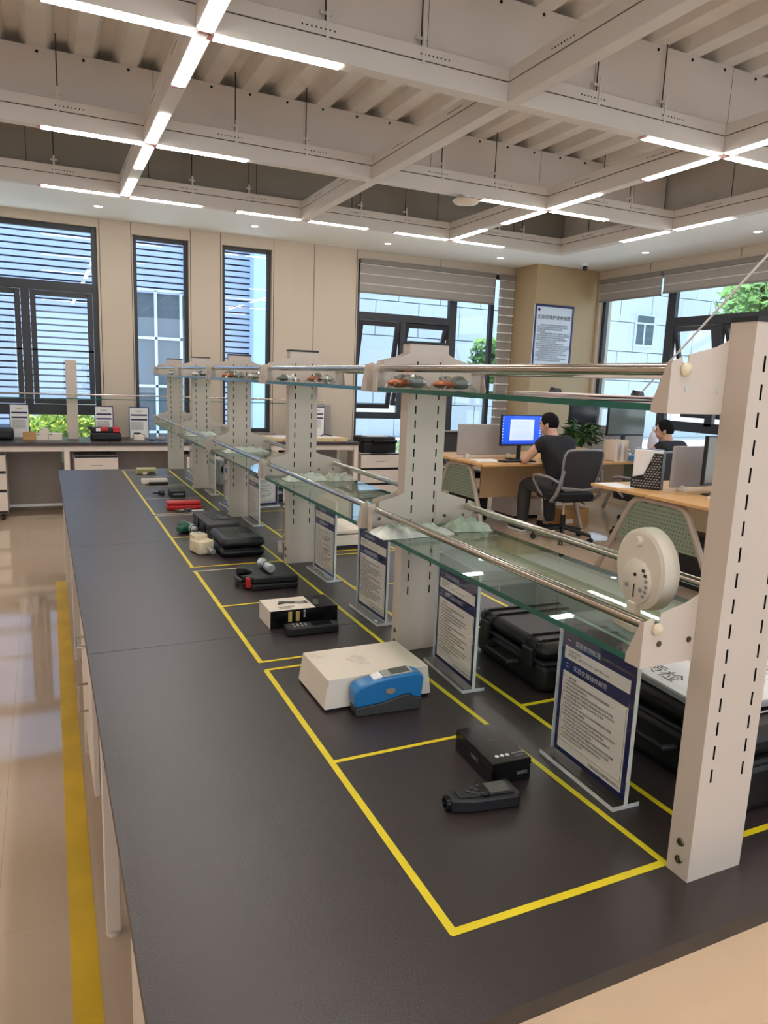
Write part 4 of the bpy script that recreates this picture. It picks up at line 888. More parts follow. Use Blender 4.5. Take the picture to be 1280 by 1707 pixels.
bag('speckled plastic bag on the lower shelf right of the crumpled clear bag', (1.03, 2.60, GL), R(-3), 0.12, 0.10, 0.026, mat('bag_speckle', (190, 186, 176), 0.35, var=0.35, scale=120), seed=5)
bag('pale plastic bag on the lower shelf by the fourth upright', (0.93, 3.66, GL), R(3), 0.24, 0.12, 0.024, BAGF, seed=6)
bag('pale plastic bag on the lower shelf by the fifth upright', (0.90, 4.66, GL), R(3), 0.22, 0.12, 0.024, BAGF, seed=16)
OR_ = mat('bag_orange', (176, 92, 48), 0.35, var=0.25, scale=30); GB_ = mat('bag_greyblue', (128, 140, 142), 0.25, var=0.3, scale=30)
def ubag(label, x, y, s, cols, seed): bag(label, (x, y, GU), R(0), 0.11 * s, 0.09, 0.030 * s, BAGT, extra=[(cols[0], -0.025 * s, 0, (0.028 * s, 0.03, 0.011 * s)), (cols[1], 0.022 * s, 0.0, (0.026 * s, 0.03, 0.013 * s))], seed=seed)
ubag('clear bag with orange brown parts, left one on the top shelf near the second upright', 0.818, 1.62, 1.0, (OR_, GB_), 7)
ubag('clear bag with amber parts, right one on the top shelf near the second upright', 0.945, 1.62, 1.0, (OR_, GB_), 8)
ubag('small clear bag of metal parts on the top shelf, left near the third upright', 0.83, 2.64, 0.8, (GB_, BAGF), 9)
ubag('clear bag of orange parts on the top shelf, right near the third upright', 0.96, 2.64, 1.0, (OR_, BAGF), 10)
ubag('clear bag with tan parts on the top shelf near the fourth upright, left', 0.87, 3.66, 1.1, (OR_, GB_), 11)
ubag('puffy clear bag on the top shelf near the fourth upright, right', 1.0, 3.66, 1.1, (BAGF, BAGF), 12)
ubag('small clear bag on the top shelf near the fifth upright', 0.90, 4.68, 1.0, (BAGF, GB_), 13)
ubag('small clear bag on the top shelf near the last upright', 0.90, 5.66, 1.0, (BAGF, GB_), 14)
# papers and clips on top shelf
t = thing('paper_stack', 'pinkish loose papers lying on the upper glass shelf', 'paper', (1.0, 1.17, GU))
for k in range(5): 
    q = MB().box(-0.09, -0.13, 0.0004 + k * 0.0012, 0.09, 0.13, 0.0014 + k * 0.0012).build('sheet', [PAPER, mat('paper_pink', (222, 190, 192), 0.7)][k % 2], t); q.rotation_euler = (0, 0, R((-1) ** k * k * 2.5)); q.location = (0.006 * k, 0.02 * (k % 3), 0)
for k, (x, y) in enumerate(((0.965, 1.23), (1.035, 1.07))):
    t = thing('binder_clip', 'black lump of a clip on the %s part of the papers' % ('left', 'right')[k], 'clip', (x, y, GU + 0.007), R(20)); MB().prism([(-0.014, 0), (0.014, 0), (0.008, 0.008), (-0.008, 0.009)], -0.008, 0.008, 'y').build('jaw', BLACKP, t, bevel=0.001)
    MB().tube([(-0.006, 0, 0.008), (-0.012, 0.004, 0.010), (-0.016, 0, 0.008)], 0.0012, n=6).build('lever', BLACKP, t)
# mop-like white rod leaning across the right window
t = tag(MB().tube([(7.05, 7.545, 1.23), (4.93, 3.35, 3.105)], 0.010).build('pole', PAPER, None, smooth=True), 'thin slanting white pole in front of the right windows', 'pole')

# ================================================================== FAR BENCH ALONG THE BACK WALL
FT = 0.8025; FY0, FY1 = 8.10, 8.80
t = thing('wall_bench', 'long bench with dark top and white steel legs along the back wall', 'bench', (0.4, 8.45, FT)); o5 = t.location
for (a, b) in ((-3.0, -1.8), (-1.797, -0.6), (-0.597, 0.6), (0.603, 1.8), (1.803, 3.47)):
    MB().box(a, FY0, FT - 0.035, b, FY1, FT).build('worktop_panel', BTOP, t, off=o5, bevel=0.003, seg=1)
o6 = o5
for x in (-2.95, -1.85, -0.98, 0.17, 1.30, 2.40, 3.41):
    for y in (8.12, 8.74):
        MB().box(x, y, 0.0, x + 0.055, y + 0.045, 0.765).build('leg', CAB, t, off=o6, bevel=0.003, seg=1)
MB().box(-2.95, 8.125, 0.71, 3.465, 8.15, 0.7665).build('apron', CAB, t, off=o6); MB().box(-2.95, 8.76, 0.71, 3.465, 8.785, 0.7665).build('apron', CAB, t, off=o6)
t = thing('bench_back_panel', 'grey panels closing the knee space under the back wall bench', 'panel', (0.4, 8.68, 0.05))
for (a, b) in ((-2.89, -1.86), (-1.79, -0.99), (-0.92, 0.16), (0.23, 1.29), (1.36, 2.39), (2.46, 3.40)):
    MB().box(a - 0.4, -0.01, 0.035, b - 0.4, 0.01, 0.65).build('panel', CABGREY, t); MB().box(a - 0.4, -0.012, 0.0, b - 0.4, 0.012, 0.03).build('lit_kick_strip', WHITEC, t)  # kick strip coloured white for the bright light along the wall foot
def drawer_unit(x0, x1, y0, z1, lb, n=3, z0=0.07, mat_=None, dep=0.45):
    t = thing('drawer_cabinet', lb, 'cabinet', ((x0 + x1) / 2, y0 + dep / 2, 0)); c = t.location
    MB().box(x0, y0 + 0.02, z0, x1, y0 + dep, z1).build('body', CAB, t, off=c, bevel=0.003, seg=1)
    MB().box(x0 + 0.004, y0 + 0.012, z0 + 0.004, x1 - 0.004, y0 + 0.0199, z1 - 0.004).build('dark_reveal', BLACKP, t, off=c)
    hs = [0.16] * (n - 1); rest = z1 - 0.02 - z0 - sum(hs) - 0.03 * n; hs.append(rest); z = z1 - 0.02
    for h in hs:
        d = MB().box(x0, y0, z - h, x1, y0 + 0.018, z).build('drawer', CAB, t, off=c, bevel=0.002, seg=1)
        MB().box((x0 + x1) / 2 - 0.06, y0 - 0.006, z - h * 0.5 - 0.003, (x0 + x1) / 2 + 0.06, y0, z - h * 0.5 + 0.003).build('handle', GREYP, d, off=c)
        z -= h + 0.03
    for px_ in (x0 + 0.05, x1 - 0.05):
        for py in (y0 + 0.06, y0 + dep - 0.06): MB().cyl((px_ - 0.014, py, 0.03), (px_ + 0.014, py, 0.03), 0.03).build('caster', RUBBER, t, off=c)
    return t
drawer_unit(-0.88, -0.37, 8.17, 0.69, 'white drawer cabinet with black gaps at the left edge of the back wall bench')
drawer_unit(0.27, 0.70, 8.17, 0.655, 'white drawer cabinet right of the leg under the back wall bench')
drawer_unit(1.42, 1.85, 8.17, 0.655, 'white drawer cabinet behind the far end of the rack under the back wall bench')
drawer_unit(2.50, 2.95, 8.17, 0.655, 'white drawer cabinet at the right part of the back wall bench')
drawer_unit(3.53, 4.06, 8.18, 0.655, 'white drawer cabinet carrying the black printer by the window', mat_=CAB)
# rack on far bench
t = thing('wall_bench_rack', 'white post rack with thin rail standing on the back wall bench', 'shelf', (0.28, 8.52, FT)); o7 = t.location
for x in (-0.95, 0.28, 1.33, 2.12, 2.86): MB().box(x - 0.055, 8.50, FT, x + 0.055, 8.54, 1.64).build('upright', POST, t, off=o7, bevel=0.003, seg=1)
MB().box(-2.4, 8.38, 1.236, 3.1, 8.50, 1.244).build('glass_shelf', GLASS_S, t, off=o7); MB().box(-2.4, 8.376, 1.236, 3.1, 8.38, 1.244).build('glass_edge', GEDGE, t, off=o7)
MB().cyl((-2.4, 8.39, 1.285), (3.1, 8.39, 1.285), 0.008).build('rail', STEEL, t, off=o7, smooth=True)
for x in (-0.95, 0.28, 1.33, 2.12, 2.86):
    MB().box(x - 0.004, 8.375, 1.225, x + 0.004, 8.50, 1.236).box(x - 0.004, 8.38, 1.236, x + 0.004, 8.40, 1.29).build('bracket', POST, t, off=o7)
# framed sheets
def wall_sheet(x0, x1, z1, lb, y=8.62, z0=FT):
    c = ((x0 + x1) / 2, y, z0); t = thing('framed_sheet', lb, 'sign', c, 0, 'framed instruction sheets on the back wall bench'); w_ = (x1 - x0) / 2; h = z1 - z0
    MB().box(-w_, -0.004, 0.0, w_, 0.004, h).build('frame', NAVY, t, bevel=0.001, seg=1); MB().box(-w_ + 0.008, -0.006, 0.010, w_ - 0.008, -0.004, h - 0.010).build('sheet', PAPER, t)
    MB().box(-w_ + 0.02, -0.0068, h - 0.10, w_ - 0.02, -0.006, h - 0.083).box(-w_ + 0.02, -0.0068, h - 0.15, w_ - 0.02, -0.006, h - 0.133).build('heading_band', NAVY, t)
    text('heading', '实验规程', 0.016, INK, t, (0, -0.007, h - 0.055), (1, 0, 0), (0, 0, 1), 'CENTER')
    text('body_text', '\n'.join(cj(13, k * 7) for k in range(8)), 0.010, INK, t, (-w_ + 0.022, -0.007, h - 0.175), (1, 0, 0), (0, 0, 1), line=1.2)
    MB().box(-w_, -0.03, -0.0005, w_, 0.03, 0.004).build('base', ACRE, t)
wall_sheet(-0.33, -0.14, 1.165, 'framed instruction sheet left of the bush on the back wall bench')
wall_sheet(0.505, 0.70, 1.160, 'framed instruction sheet standing behind the red and black instrument')
wall_sheet(0.865, 1.08, 1.155, 'framed instruction sheet behind the small white device on the back wall bench')
wall_sheet(3.00, 3.20, 1.20, 'framed instruction sheet on the right part of the back wall bench, near the printer')
t = thing('equipment_bag', 'black rounded equipment pouch at the left end of the back wall bench', 'bag', (-0.44, 8.45, FT)); MB().box(-0.15, -0.08, 0.0004, 0.15, 0.08, 0.125).build('pouch', BLACKP, t, bevel=0.03, seg=3, smooth=True); MB().box(-0.151, -0.081, 0.06, 0.151, 0.081, 0.064).build('zip', DGREY, t)
t = thing('kraft_box', 'small brown cardboard box left of the white boxes on the back wall bench', 'box', (-0.145, 8.42, FT)); MB().box(-0.062, -0.05, 0.0004, 0.062, 0.05, 0.085).build('carton', KRAFT, t, bevel=0.001, seg=1); text('printed_name', 'P F S T', 0.02, INK, t, (-0.04, -0.0506, 0.035), (1, 0, 0), (0, 0, 1))
for k, (x, z, w_, h, lb) in enumerate(((-0.025, 0, 0.055, 0.072, 'small white carton directly right of the brown box'), (-0.005, 0.0725, 0.045, 0.05, 'small white carton stacked on another white carton'), (0.10, 0, 0.065, 0.072, 'low white carton left of the far rack post'))):
    t = thing('small_carton', lb, 'box', (x, 8.42, FT + z), group='white cartons on the back wall bench'); MB().box(-w_, -0.05, 0.0004, w_, 0.05, h).build('carton', CARD, t, bevel=0.001, seg=1); MB().box(-w_ * .9, -0.0505, h * .75, -w_ * .4, -0.05, h * .9).build('printed_label', GREYP, t)
t = thing('red_black_instrument', 'red and black portable instrument bag on the back wall bench', 'case', (0.60, 8.42, FT))
MB().box(-0.155, -0.09, 0.0004, 0.155, 0.09, 0.085).build('lower_part', BLACKP, t, bevel=0.02, seg=3, smooth=True); MB().box(-0.15, -0.08, 0.085, 0.13, 0.08, 0.135).build('upper_part', BLACKP, t, bevel=0.012, smooth=True)
MB().box(-0.05, -0.086, 0.10, 0.02, 0.05, 0.142).build('red_panel', REDP, t, bevel=0.006); MB().box(0.07, -0.086, 0.085, 0.145, 0.06, 0.142).build('red_panel', REDP, t, bevel=0.008); MB().box(-0.10, -0.083, 0.10, -0.055, -0.078, 0.132).build('white_label', PAPER, t)
MB().prism([(-0.19, 0.14), (-0.15, 0.15), (-0.11, 0.13), (-0.14, 0.08)], -0.05, 0.05, 'y').build('flap', DGREY, t, bevel=0.003)
t = thing('white_terminal', 'small white device with black cable and puck on the back wall bench', 'device', (0.94, 8.40, FT)); MB().box(-0.055, -0.045, 0.0004, 0.055, 0.045, 0.062).build('body', CARD, t, bevel=0.006)
MB().box(-0.05, -0.03, 0.0625, 0.02, 0.03, 0.082).build('black_module', BLACKP, t, bevel=0.008); MB().tube([(0.02, 0, 0.075), (0.06, -0.02, 0.06), (0.08, -0.03, 0.02), (0.11, -0.03, 0.008)], 0.003, n=6).build('cable', BLACKP, t, smooth=True); MB().lathe([(0.034, 0.0004), (0.034, 0.012), (0.001, 0.014)], c=(0.14, -0.03, 0)).build('puck', BLACKP, t, smooth=True)
t = thing('clear_gadget', 'small clear plastic gadget right of the white device, before the tall window', 'device', (1.18, 8.45, FT)); MB().box(-0.05, -0.03, 0.0004, 0.05, 0.03, 0.03).build('base', GREYP, t, bevel=0.006); MB().lathe([(0.022, 0.03), (0.022, 0.07), (0.001, 0.072)]).build('cup', GREYP, t, smooth=True)
t = thing('sample_tray', 'long pale wooden tray with white paper on the back wall bench near the printer', 'tray', (2.86, 8.36, FT)); MB().box(-0.50, -0.20, 0.0004, 0.48, 0.20, 0.045).build('tray', mat('pale_wood', (224, 196, 146), 0.5, var=0.06), t, bevel=0.004); MB().box(-0.42, -0.16, 0.0452, 0.40, 0.15, 0.048).build('paper', PAPER, t)
for x in (-0.35, 0.30): MB().prism([(x, 0.01), (x + 0.02, 0.03), (x + 0.035, 0.012), (x + 0.018, 0.02)], -0.2012, -0.2, 'y').build('black_mark', INK, t)
MB().tube([(0.2, 0, 0.055), (0.25, 0.03, 0.07), (0.32, 0, 0.06), (0.36, 0.02, 0.055)], 0.008, n=6).build('clip', DGREY, t)
t = thing('grey_frame_panel', 'upright grey rounded panel standing behind the pale tray', 'panel', (3.22, 8.72, FT)); MB().box(-0.26, -0.012, 0.0, 0.10, 0.012, 0.42).build('panel', CABGREY, t, bevel=0.01)
# printer
t = thing('printer', 'black multifunction printer standing on the white drawer cabinet', 'printer', (3.80, 8.38, 0.6555))
MB().box(-0.22, -0.17, 0.0004, 0.22, 0.17, 0.13).build('body', BLACKP, t, bevel=0.012, smooth=True); MB().box(-0.235, -0.16, 0.131, 0.215, 0.17, 0.20).build('scanner_lid', BLACKP, t, bevel=0.012, smooth=True)
MB().box(-0.11, -0.20, 0.125, 0.22, -0.14, 0.165).build('control_panel', BLACKG, t, bevel=0.006); MB().box(-0.12, -0.185, 0.03, 0.12, -0.168, 0.12).build('output_slot', DARKIN, t, bevel=0.003); MB().box(-0.12, -0.23, 0.022, 0.12, -0.17, 0.03).build('output_tray', BLACKP, t)
t = thing('printer_papers', 'loose white sheets lying on top of the black printer', 'paper', (3.80, 8.38, 0.856)); 
for k in range(3): MB().prism([(-0.13 + 0.04 * k, -0.1), (0.14, -0.1 + 0.03 * k), (0.12 + 0.02 * k, 0.1), (-0.15, 0.09)], 0.0004 + k * 0.002, 0.0016 + k * 0.002).build('sheet', PAPER, t)
t = thing('floor_pole', 'thin white vertical stand with round knob right of the printer', 'pole', (4.22, 8.15, 0)); MB().lathe([(0.15, 0), (0.15, 0.012), (0.02, 0.02)], n=24).build('base', PAPER, t, smooth=True); MB().cyl((0, 0, 0.015), (0, 0, 1.30), 0.011).build('pole', PAPER, t, smooth=True); MB().ell((0, 0, 1.32), (0.026, 0.026, 0.03)).build('knob', PAPER, t, smooth=True)

# ================================================================== DESKS
def aframe(q_par, x, yc, half, zt, off):
    # arched end frame in a YZ plane, wider at the floor
    h = half
    pts = [(x, yc + h, 0.005), (x, yc + h * .68, zt * .55), (x, yc + h * .46, zt - 0.06), (x, yc + h * .38, zt - 0.015), (x, yc + h * .24, zt), (x, yc - h * .24, zt), (x, yc - h * .38, zt - 0.015), (x, yc - h * .46, zt - 0.06), (x, yc - h * .68, zt * .55), (x, yc - h, 0.005)]
    q = MB(); 
    qq = []
    for p in pts: qq.append(p)
    q.tube(qq, 0.026, n=10); q.build('end_frame', FRAMEG, q_par, off=off, smooth=True)
    pz0, pz1 = zt * .50, zt - 0.03
    q = MB().prism([(yc - h * .66, pz0), (yc + h * .66, pz0), (yc + h * .42, pz1), (yc - h * .42, pz1)], x - 0.003, x + 0.003, 'x'); mp = q.build('mesh_panel', GREENMESH, q_par, off=off)
    q = MB()
    for j in range(9):
        for i in range(22):
            z = pz0 + 0.02 + j * (pz1 - pz0 - 0.03) / 9; ww = h * (.60 - .20 * j / 9); y = yc - ww + (i + 0.5 * (j % 2)) * ww * 2 / 22
            q.box(x - 0.0036, y, z, x - 0.0030, y + 0.011, z + 0.010)
    q.build('perforations', mat('perf_dark', (84, 96, 80), 0.8), mp, off=off, kind='stuff')
def desk(label, x0, x1, y0, y1, ym):
    t = thing('office_desk', label, 'desk', ((x0 + x1) / 2, (y0 + y1) / 2, 0)); c = t.location; xm = (x0 + x1) / 2
    for (a, b) in ((x0, xm - 0.001), (xm + 0.001, x1)):
        for (e, f) in ((y0, ym - 0.012), (ym + 0.012, y1)): MB().box(a, e, 0.724, b, f, 0.75).build('desktop', WOOD, t, off=c, bevel=0.003, seg=1)
    for x in (x0 + 0.09, xm, x1 - 0.09): aframe(t, x, (y0 + y1) / 2, (y1 - y0) / 2 - 0.06, 0.695, c)
    MB().box(x0 + 0.09, ym - 0.03, 0.66, x1 - 0.09, ym + 0.03, 0.7235).build('beam', FRAMEG, t, off=c)
    for s_ in (-1, 1):
        for x in (x0 + 0.09, x1 - 0.09): MB().box(x - 0.02, (y0 + y1) / 2 + s_ * 0.1 - 0.02, 0.69, x + 0.02, (y0 + y1) / 2 + s_ * 0.1 + 0.02, 0.7235).build('bracket', BLACKP, t, off=c)
    MB().box(x0 + 0.35, ym - 0.045, 0.30, xm - 0.1, ym - 0.031, 0.70).build('modesty_panel', WOODP, t, off=c); MB().box(xm + 0.1, ym - 0.045, 0.30, x1 - 0.35, ym - 0.031, 0.70).build('modesty_panel', WOODP, t, off=c)
    return t
desk('long wooden double desk with taupe arched legs where the two people sit', 4.03, 6.80, 6.20, 7.42, 6.82)
desk('wooden double desk with arched green mesh end frame, nearer the camera', 4.26, 6.90, 3.45, 4.85, 4.24)
def partition(label, x0, x1, y, z1=1.12):
    t = thing('desk_partition', label, 'partition', ((x0 + x1) / 2, y, 0.7505)); w_ = (x1 - x0) / 2; h = z1 - 0.7505 - 0.03
    MB().box(-w_, -0.012, 0.03, w_, 0.012, h + 0.03).build('screen', PARTG, t, bevel=0.010, seg=3, smooth=True)
    for x in (-w_ + 0.12, w_ - 0.12): MB().box(x - 0.018, -0.03, 0.0, x + 0.018, 0.03, 0.045).build('clamp', ACRE, t, bevel=0.003)
partition('grey desk partition left of the lit monitor on the far desk', 4.08, 4.86, 6.82)
partition('grey desk partition behind the plant on the far desk', 5.50, 6.75, 6.82)
partition('grey desk partition beside the black magazine basket on the near desk', 4.60, 5.45, 4.30)
def monitor(label, x, y, z0, w_, h, rz, screen, stand=True):
    t = thing('monitor', label, 'monitor', (x, y, 0.7505), rz); b = z0 - 0.7505
    MB().box(-w_ / 2, -0.012, b, w_ / 2, 0.018, b + h).build('housing', BLACKP, t, bevel=0.003)
    sc = MB().box(-w_ / 2 + 0.010, -0.0135, b + 0.018, w_ / 2 - 0.010, -0.012, b + h - 0.010).build('screen', screen, t)
    MB().box(-0.025, 0.018, 0.012, 0.025, 0.035, b + h * .5).build('stand_neck', BLACKP, t); MB().prism([(-0.12, -0.06), (0.12, -0.06), (0.13, 0.09), (-0.13, 0.09)], 0.0, 0.012).build('stand_base', BLACKP, t, bevel=0.003)
    return t, sc, b
SCB = mat('screen_blue', (40, 88, 220), 0.2, var=0.15, scale=2, emit=0.75); SCW = mat('screen_window', (196, 212, 246), 0.2, emit=0.8)
OFFS = mat('screen_off_green', (104, 114, 108), 0.12, var=0.03)
t, sc, b = monitor('lit blue monitor in front of the man in black', 4.73, 6.56, 0.905, 0.57, 0.335, R(4), SCB)
MB().box(-0.17, -0.0145, b + 0.06, 0.16, -0.0136, b + 0.285).build('document_window', SCW, sc)
q = MB()
for j in range(9): q.box(-0.272, -0.0145, b + 0.30 - j * 0.03, -0.262, -0.0136, b + 0.310 - j * 0.03); q.box(0.245, -0.0145, b + 0.30 - j * 0.028, 0.262, -0.0136, b + 0.310 - j * 0.028)
q.build('desktop_icons', SCW, sc)
q = MB()
for j in range(11): q.box(-0.14, -0.0149, b + 0.26 - j * 0.018, 0.10 + 0.03 * math.sin(j * 3), -0.0146, b + 0.262 - j * 0.018)
q.build('text_lines', mat('screen_text', (140, 150, 190), 0.3, emit=0.4), sc)
MB().box(-0.272, -0.0145, b + 0.020, 0.272, -0.0136, b + 0.030).build('taskbar', mat('screen_taskbar', (30, 60, 170), 0.3, emit=0.6), sc)
monitor('dark grey screened monitor before the man with short hair at the far desk', 6.20, 6.55, 1.02, 0.56, 0.33, R(0), OFFS)
monitor('black monitor seen behind the plant, left of the grey green screen', 5.98, 7.05, 1.0, 0.50, 0.36, R(10), BLACKG)
monitor('monitor with black frame and dull screen on the near desk beside the tall post', 4.86, 4.02, 0.845, 0.53, 0.385, R(8), mat('screen_dull', (110, 104, 92), 0.15))
# desk clutter
t = thing('keyboard', 'black keyboard below the lit blue monitor', 'keyboard', (4.56, 6.37, 0.7505)); MB().box(-0.21, -0.06, 0, 0.21, 0.06, 0.014).build('body', BLACKP, t, bevel=0.003)
q = MB()
for j in range(5):
    for i in range(15): q.box(-0.2 + i * 0.0265, -0.052 + j * 0.021, 0.0142, -0.178 + i * 0.0265, -0.036 + j * 0.021, 0.018)
q.build('keys', DGREY, t, kind='stuff')
t = thing('desk_papers', 'white papers spread on the left end of the far desk', 'paper', (4.28, 6.52, 0.7505))
for k in range(3): MB().prism([(-0.16, -0.1 + .03 * k), (0.14, -0.12), (0.16 - .02 * k, 0.12), (-0.14, 0.13)], k * 0.0015, 0.0012 + k * 0.0015).build('sheet', PAPER, t)
t = thing('desk_papers', 'white sheet lying at the left corner of the near desk', 'paper', (4.38, 4.66, 0.7505)); MB().prism([(-0.1, -0.14), (0.11, -0.15), (0.12, 0.15), (-0.1, 0.16)], 0, 0.002).build('sheet', PAPER, t)
t = thing('magazine_basket', 'black perforated magazine basket with papers and blue folders on the near desk', 'basket', (4.52, 4.47, 0.7505), R(-59))
pr = [(-0.12, 0), (0.12, 0), (0.12, 0.30), (0.05, 0.30), (-0.02, 0.12), (-0.12, 0.09)]
for s_ in (-0.045, 0.045): MB().prism(pr, s_ - 0.002, s_ + 0.002, 'y').build('side_panel', BLACKP, t)
MB().box(-0.12, -0.043, 0, 0.12, 0.043, 0.003).box(0.117, -0.043, 0.003, 0.12, 0.043, 0.30).box(-0.12, -0.043, 0.003, -0.117, 0.043, 0.09).build('back_panel', BLACKP, t)
q = MB()
for j in range(13):
    for i in range(10):
        u = -0.108 + i * 0.023 + (0.011 if j % 2 else 0); z = 0.018 + j * 0.021
        if u > 0.105: continue
        lim = 0.09 if u < -0.02 else (0.12 + (u + 0.02) * 2.5)
        if z + 0.016 < lim: q.prism([(u, z), (u + 0.014, z + 0.005), (u + 0.010, z + 0.014), (u - 0.004, z + 0.009)], -0.0478, -0.0471, 'y')
q.build('perforations', GREYP, t, kind='stuff')
for k, (a, b2, h, m_) in enumerate(((-0.034, -0.020, 0.315, PAPER), (-0.018, -0.004, 0.318, CARD), (-0.002, 0.012, 0.325, BLUE), (0.014, 0.03, 0.322, BLUE))):
    u = tag(MB().box(4.0, 0, 0, 4.1, 0.1, 0.1).build('x', m_, None), 'x', 'x'); bpy.data.objects.remove(u)
    tf = thing('document_folder', ['white papers at the front of the black basket', 'cream folder second in the black basket', 'blue folder third in the black basket', 'blue folder at the back of the black basket'][k], 'folder', (4.52, 4.47, 0.754), R(-59), 'files in the black basket')
    MB().box(-0.112, a, 0, 0.112, b2, h).build('cover', m_, tf, bevel=0.001, seg=1); MB().box(-0.108, a + 0.002, h, 0.108, b2 - 0.002, h + 0.001).build('page_edge', PAPER, tf)
t = thing('phone_stand', 'small white device by the monitor on the near desk', 'device', (4.66, 3.90, 0.7505)); MB().box(-0.05, -0.03, 0, 0.05, 0.03, 0.02).build('body', PAPER, t, bevel=0.004); MB().box(-0.045, 0.0, 0.02, 0.045, 0.02, 0.035).build('key', GREYP, t, bevel=0.003)
# plant
t = thing('potted_plant', 'bushy green pothos plant on the far desk behind the man in black', 'plant', (5.62, 6.62, 0.7505))
MB().lathe([(0.06, 0), (0.085, 0.13), (0.09, 0.135), (0.08, 0.135), (0.075, 0.12), (0.001, 0.12)]).build('pot', CARD, t, smooth=True)
rnd = random.Random(11); lf = None
lm = MB().add([(0, 0, 0), (0.028, 0.03, 0.008), (0.03, 0.06, 0.006), (0, 0.11, -0.012), (-0.03, 0.06, 0.006), (-0.028, 0.03, 0.008), (0, 0.05, -0.004)], [(0, 1, 6), (1, 2, 6), (2, 3, 6), (3, 4, 6), (4, 5, 6), (5, 0, 6)])
for k in range(150):
    a = rnd.uniform(0, 6.28); e = rnd.uniform(-0.3, 1.3); rr_ = rnd.uniform(0.05, 0.2)
    loc = (math.cos(a) * rr_ * 0.95, math.sin(a) * rr_ * 0.8, 0.14 + rnd.uniform(0.0, 0.24) * (1.1 - rr_ * 2.2) + 0.05)
    rot = (e - 0.5, rnd.uniform(-0.5, 0.5), a - math.pi / 2)
    if lf is None: lf = lm.build('leaf', LEAF, t, smooth=False); lf.location = loc; lf.rotation_euler = rot
    else: share(lf, 'leaf', t, loc, rot)
q = MB()
for k in range(14): a = k * .45; q.tube([(0, 0, 0.11), (math.cos(a) * .05, math.sin(a) * .05, 0.22), (math.cos(a) * .13, math.sin(a) * .11, 0.28)], 0.003, n=5)
q.build('stem', LEAF, t)
t = thing('file_organizer', 'white upright file organizer right of the potted plant', 'organizer', (5.90, 6.35, 0.7505)); 
for k in range(5): MB().box(-0.10 + k * 0.045, -0.10, 0, -0.094 + k * 0.045, 0.10, 0.24 - 0.02 * (k % 2)).build('divider', CARD, t)
MB().box(-0.10, -0.10, 0, 0.086, 0.10, 0.005).build('base', CARD, t); MB().box(-0.09, -0.09, 0.005, -0.06, 0.09, 0.21).box(0.0, -0.09, 0.005, 0.03, 0.09, 0.20).build('papers', PAPER, t)
t = thing('striped_cup', 'white cup with blue stripes in front of the grey green screen', 'cup', (6.09, 6.40, 0.7505)); MB().lathe([(0.035, 0), (0.045, 0.13), (0.042, 0.13), (0.001, 0.12)]).build('body', CARD, t, smooth=True); MB().lathe([(0.041, 0.05), (0.0435, 0.075)]).build('stripe', BLUE, t); MB().lathe([(0.0445, 0.095), (0.0455, 0.115)]).build('stripe', BLUE, t)
t = thing('blue_box', 'flat blue box on the far desk under the grey green screen', 'box', (6.16, 6.27, 0.7505)); MB().box(-0.09, -0.05, 0, 0.09, 0.05, 0.06).build('carton', mat('box_blue', (90, 150, 206), 0.5), t, bevel=0.002); MB().box(-0.05, -0.0505, 0.02, 0.05, -0.05, 0.04).build('printed_label', PAPER, t)
t = thing('white_bag', 'crumpled pale white bag beside the short haired man at the window side', 'bag', (6.66, 6.55, 0.7505)); MB().ell((0, 0, 0.17), (0.07, 0.06, 0.17), 12, 8).build('film', mat('white_bag_film', (226, 222, 236), 0.4, var=0.1, scale=20), t, smooth=True); MB().box(-0.02, -0.02, 0.33, 0.02, 0.02, 0.38).build('knot', PAPER, t, bevel=0.008)
# floor items around desks
def tower(label, x, y, rz=0, h=0.42, blue=False):
    t = thing('computer_tower', label, 'computer', (x, y, 0), rz); MB().box(-0.09, -0.21, 0.01, 0.09, 0.21, h).build('case', BLACKP, t, bevel=0.005); MB().box(-0.08, -0.213, 0.05, 0.08, -0.21, h - 0.04).build('front_grille', BLACKG, t); MB().box(-0.08, -0.2, 0, 0.08, 0.2, 0.01).build('feet', RUBBER, t); return t
tower('dark computer tower on the floor under the near desk', 5.05, 3.93)
t = tower('dark computer tower with bluish top behind the mesh end frame', 4.72, 3.95, h=0.44)
tower('black computer case on the floor left under the far desk', 4.40, 7.04, R(90), h=0.36)
t = thing('pedestal', 'white pedestal drawers under the far desk behind the seated man', 'cabinet', (5.15, 7.15, 0)); MB().box(-0.2, -0.23, 0.04, 0.2, 0.23, 0.56).build('body', CAB, t, bevel=0.003)
for z in (0.06, 0.24, 0.41): MB().box(-0.195, -0.245, z, 0.195, -0.231, z + 0.14).build('drawer', CAB, t, bevel=0.002)
MB().box(-0.18, -0.2, 0, 0.18, 0.2, 0.04).build('plinth', BLACKP, t)
t = thing('kraft_carton', 'brown cardboard carton on the floor right of the office chair', 'box', (5.46, 6.55, 0)); MB().box(-0.19, -0.13, 0.0, 0.19, 0.13, 0.19).build('carton', KRAFT, t, bevel=0.002); MB().box(-0.19, -0.02, 0.1901, 0.19, 0.02, 0.191).build('packing_tape', mat('tape_brown', (170, 128, 80), 0.3), t)
MB().box(-0.13, -0.1306, 0.03, -0.03, -0.13, 0.08).build('printed_label', PAPER, t)

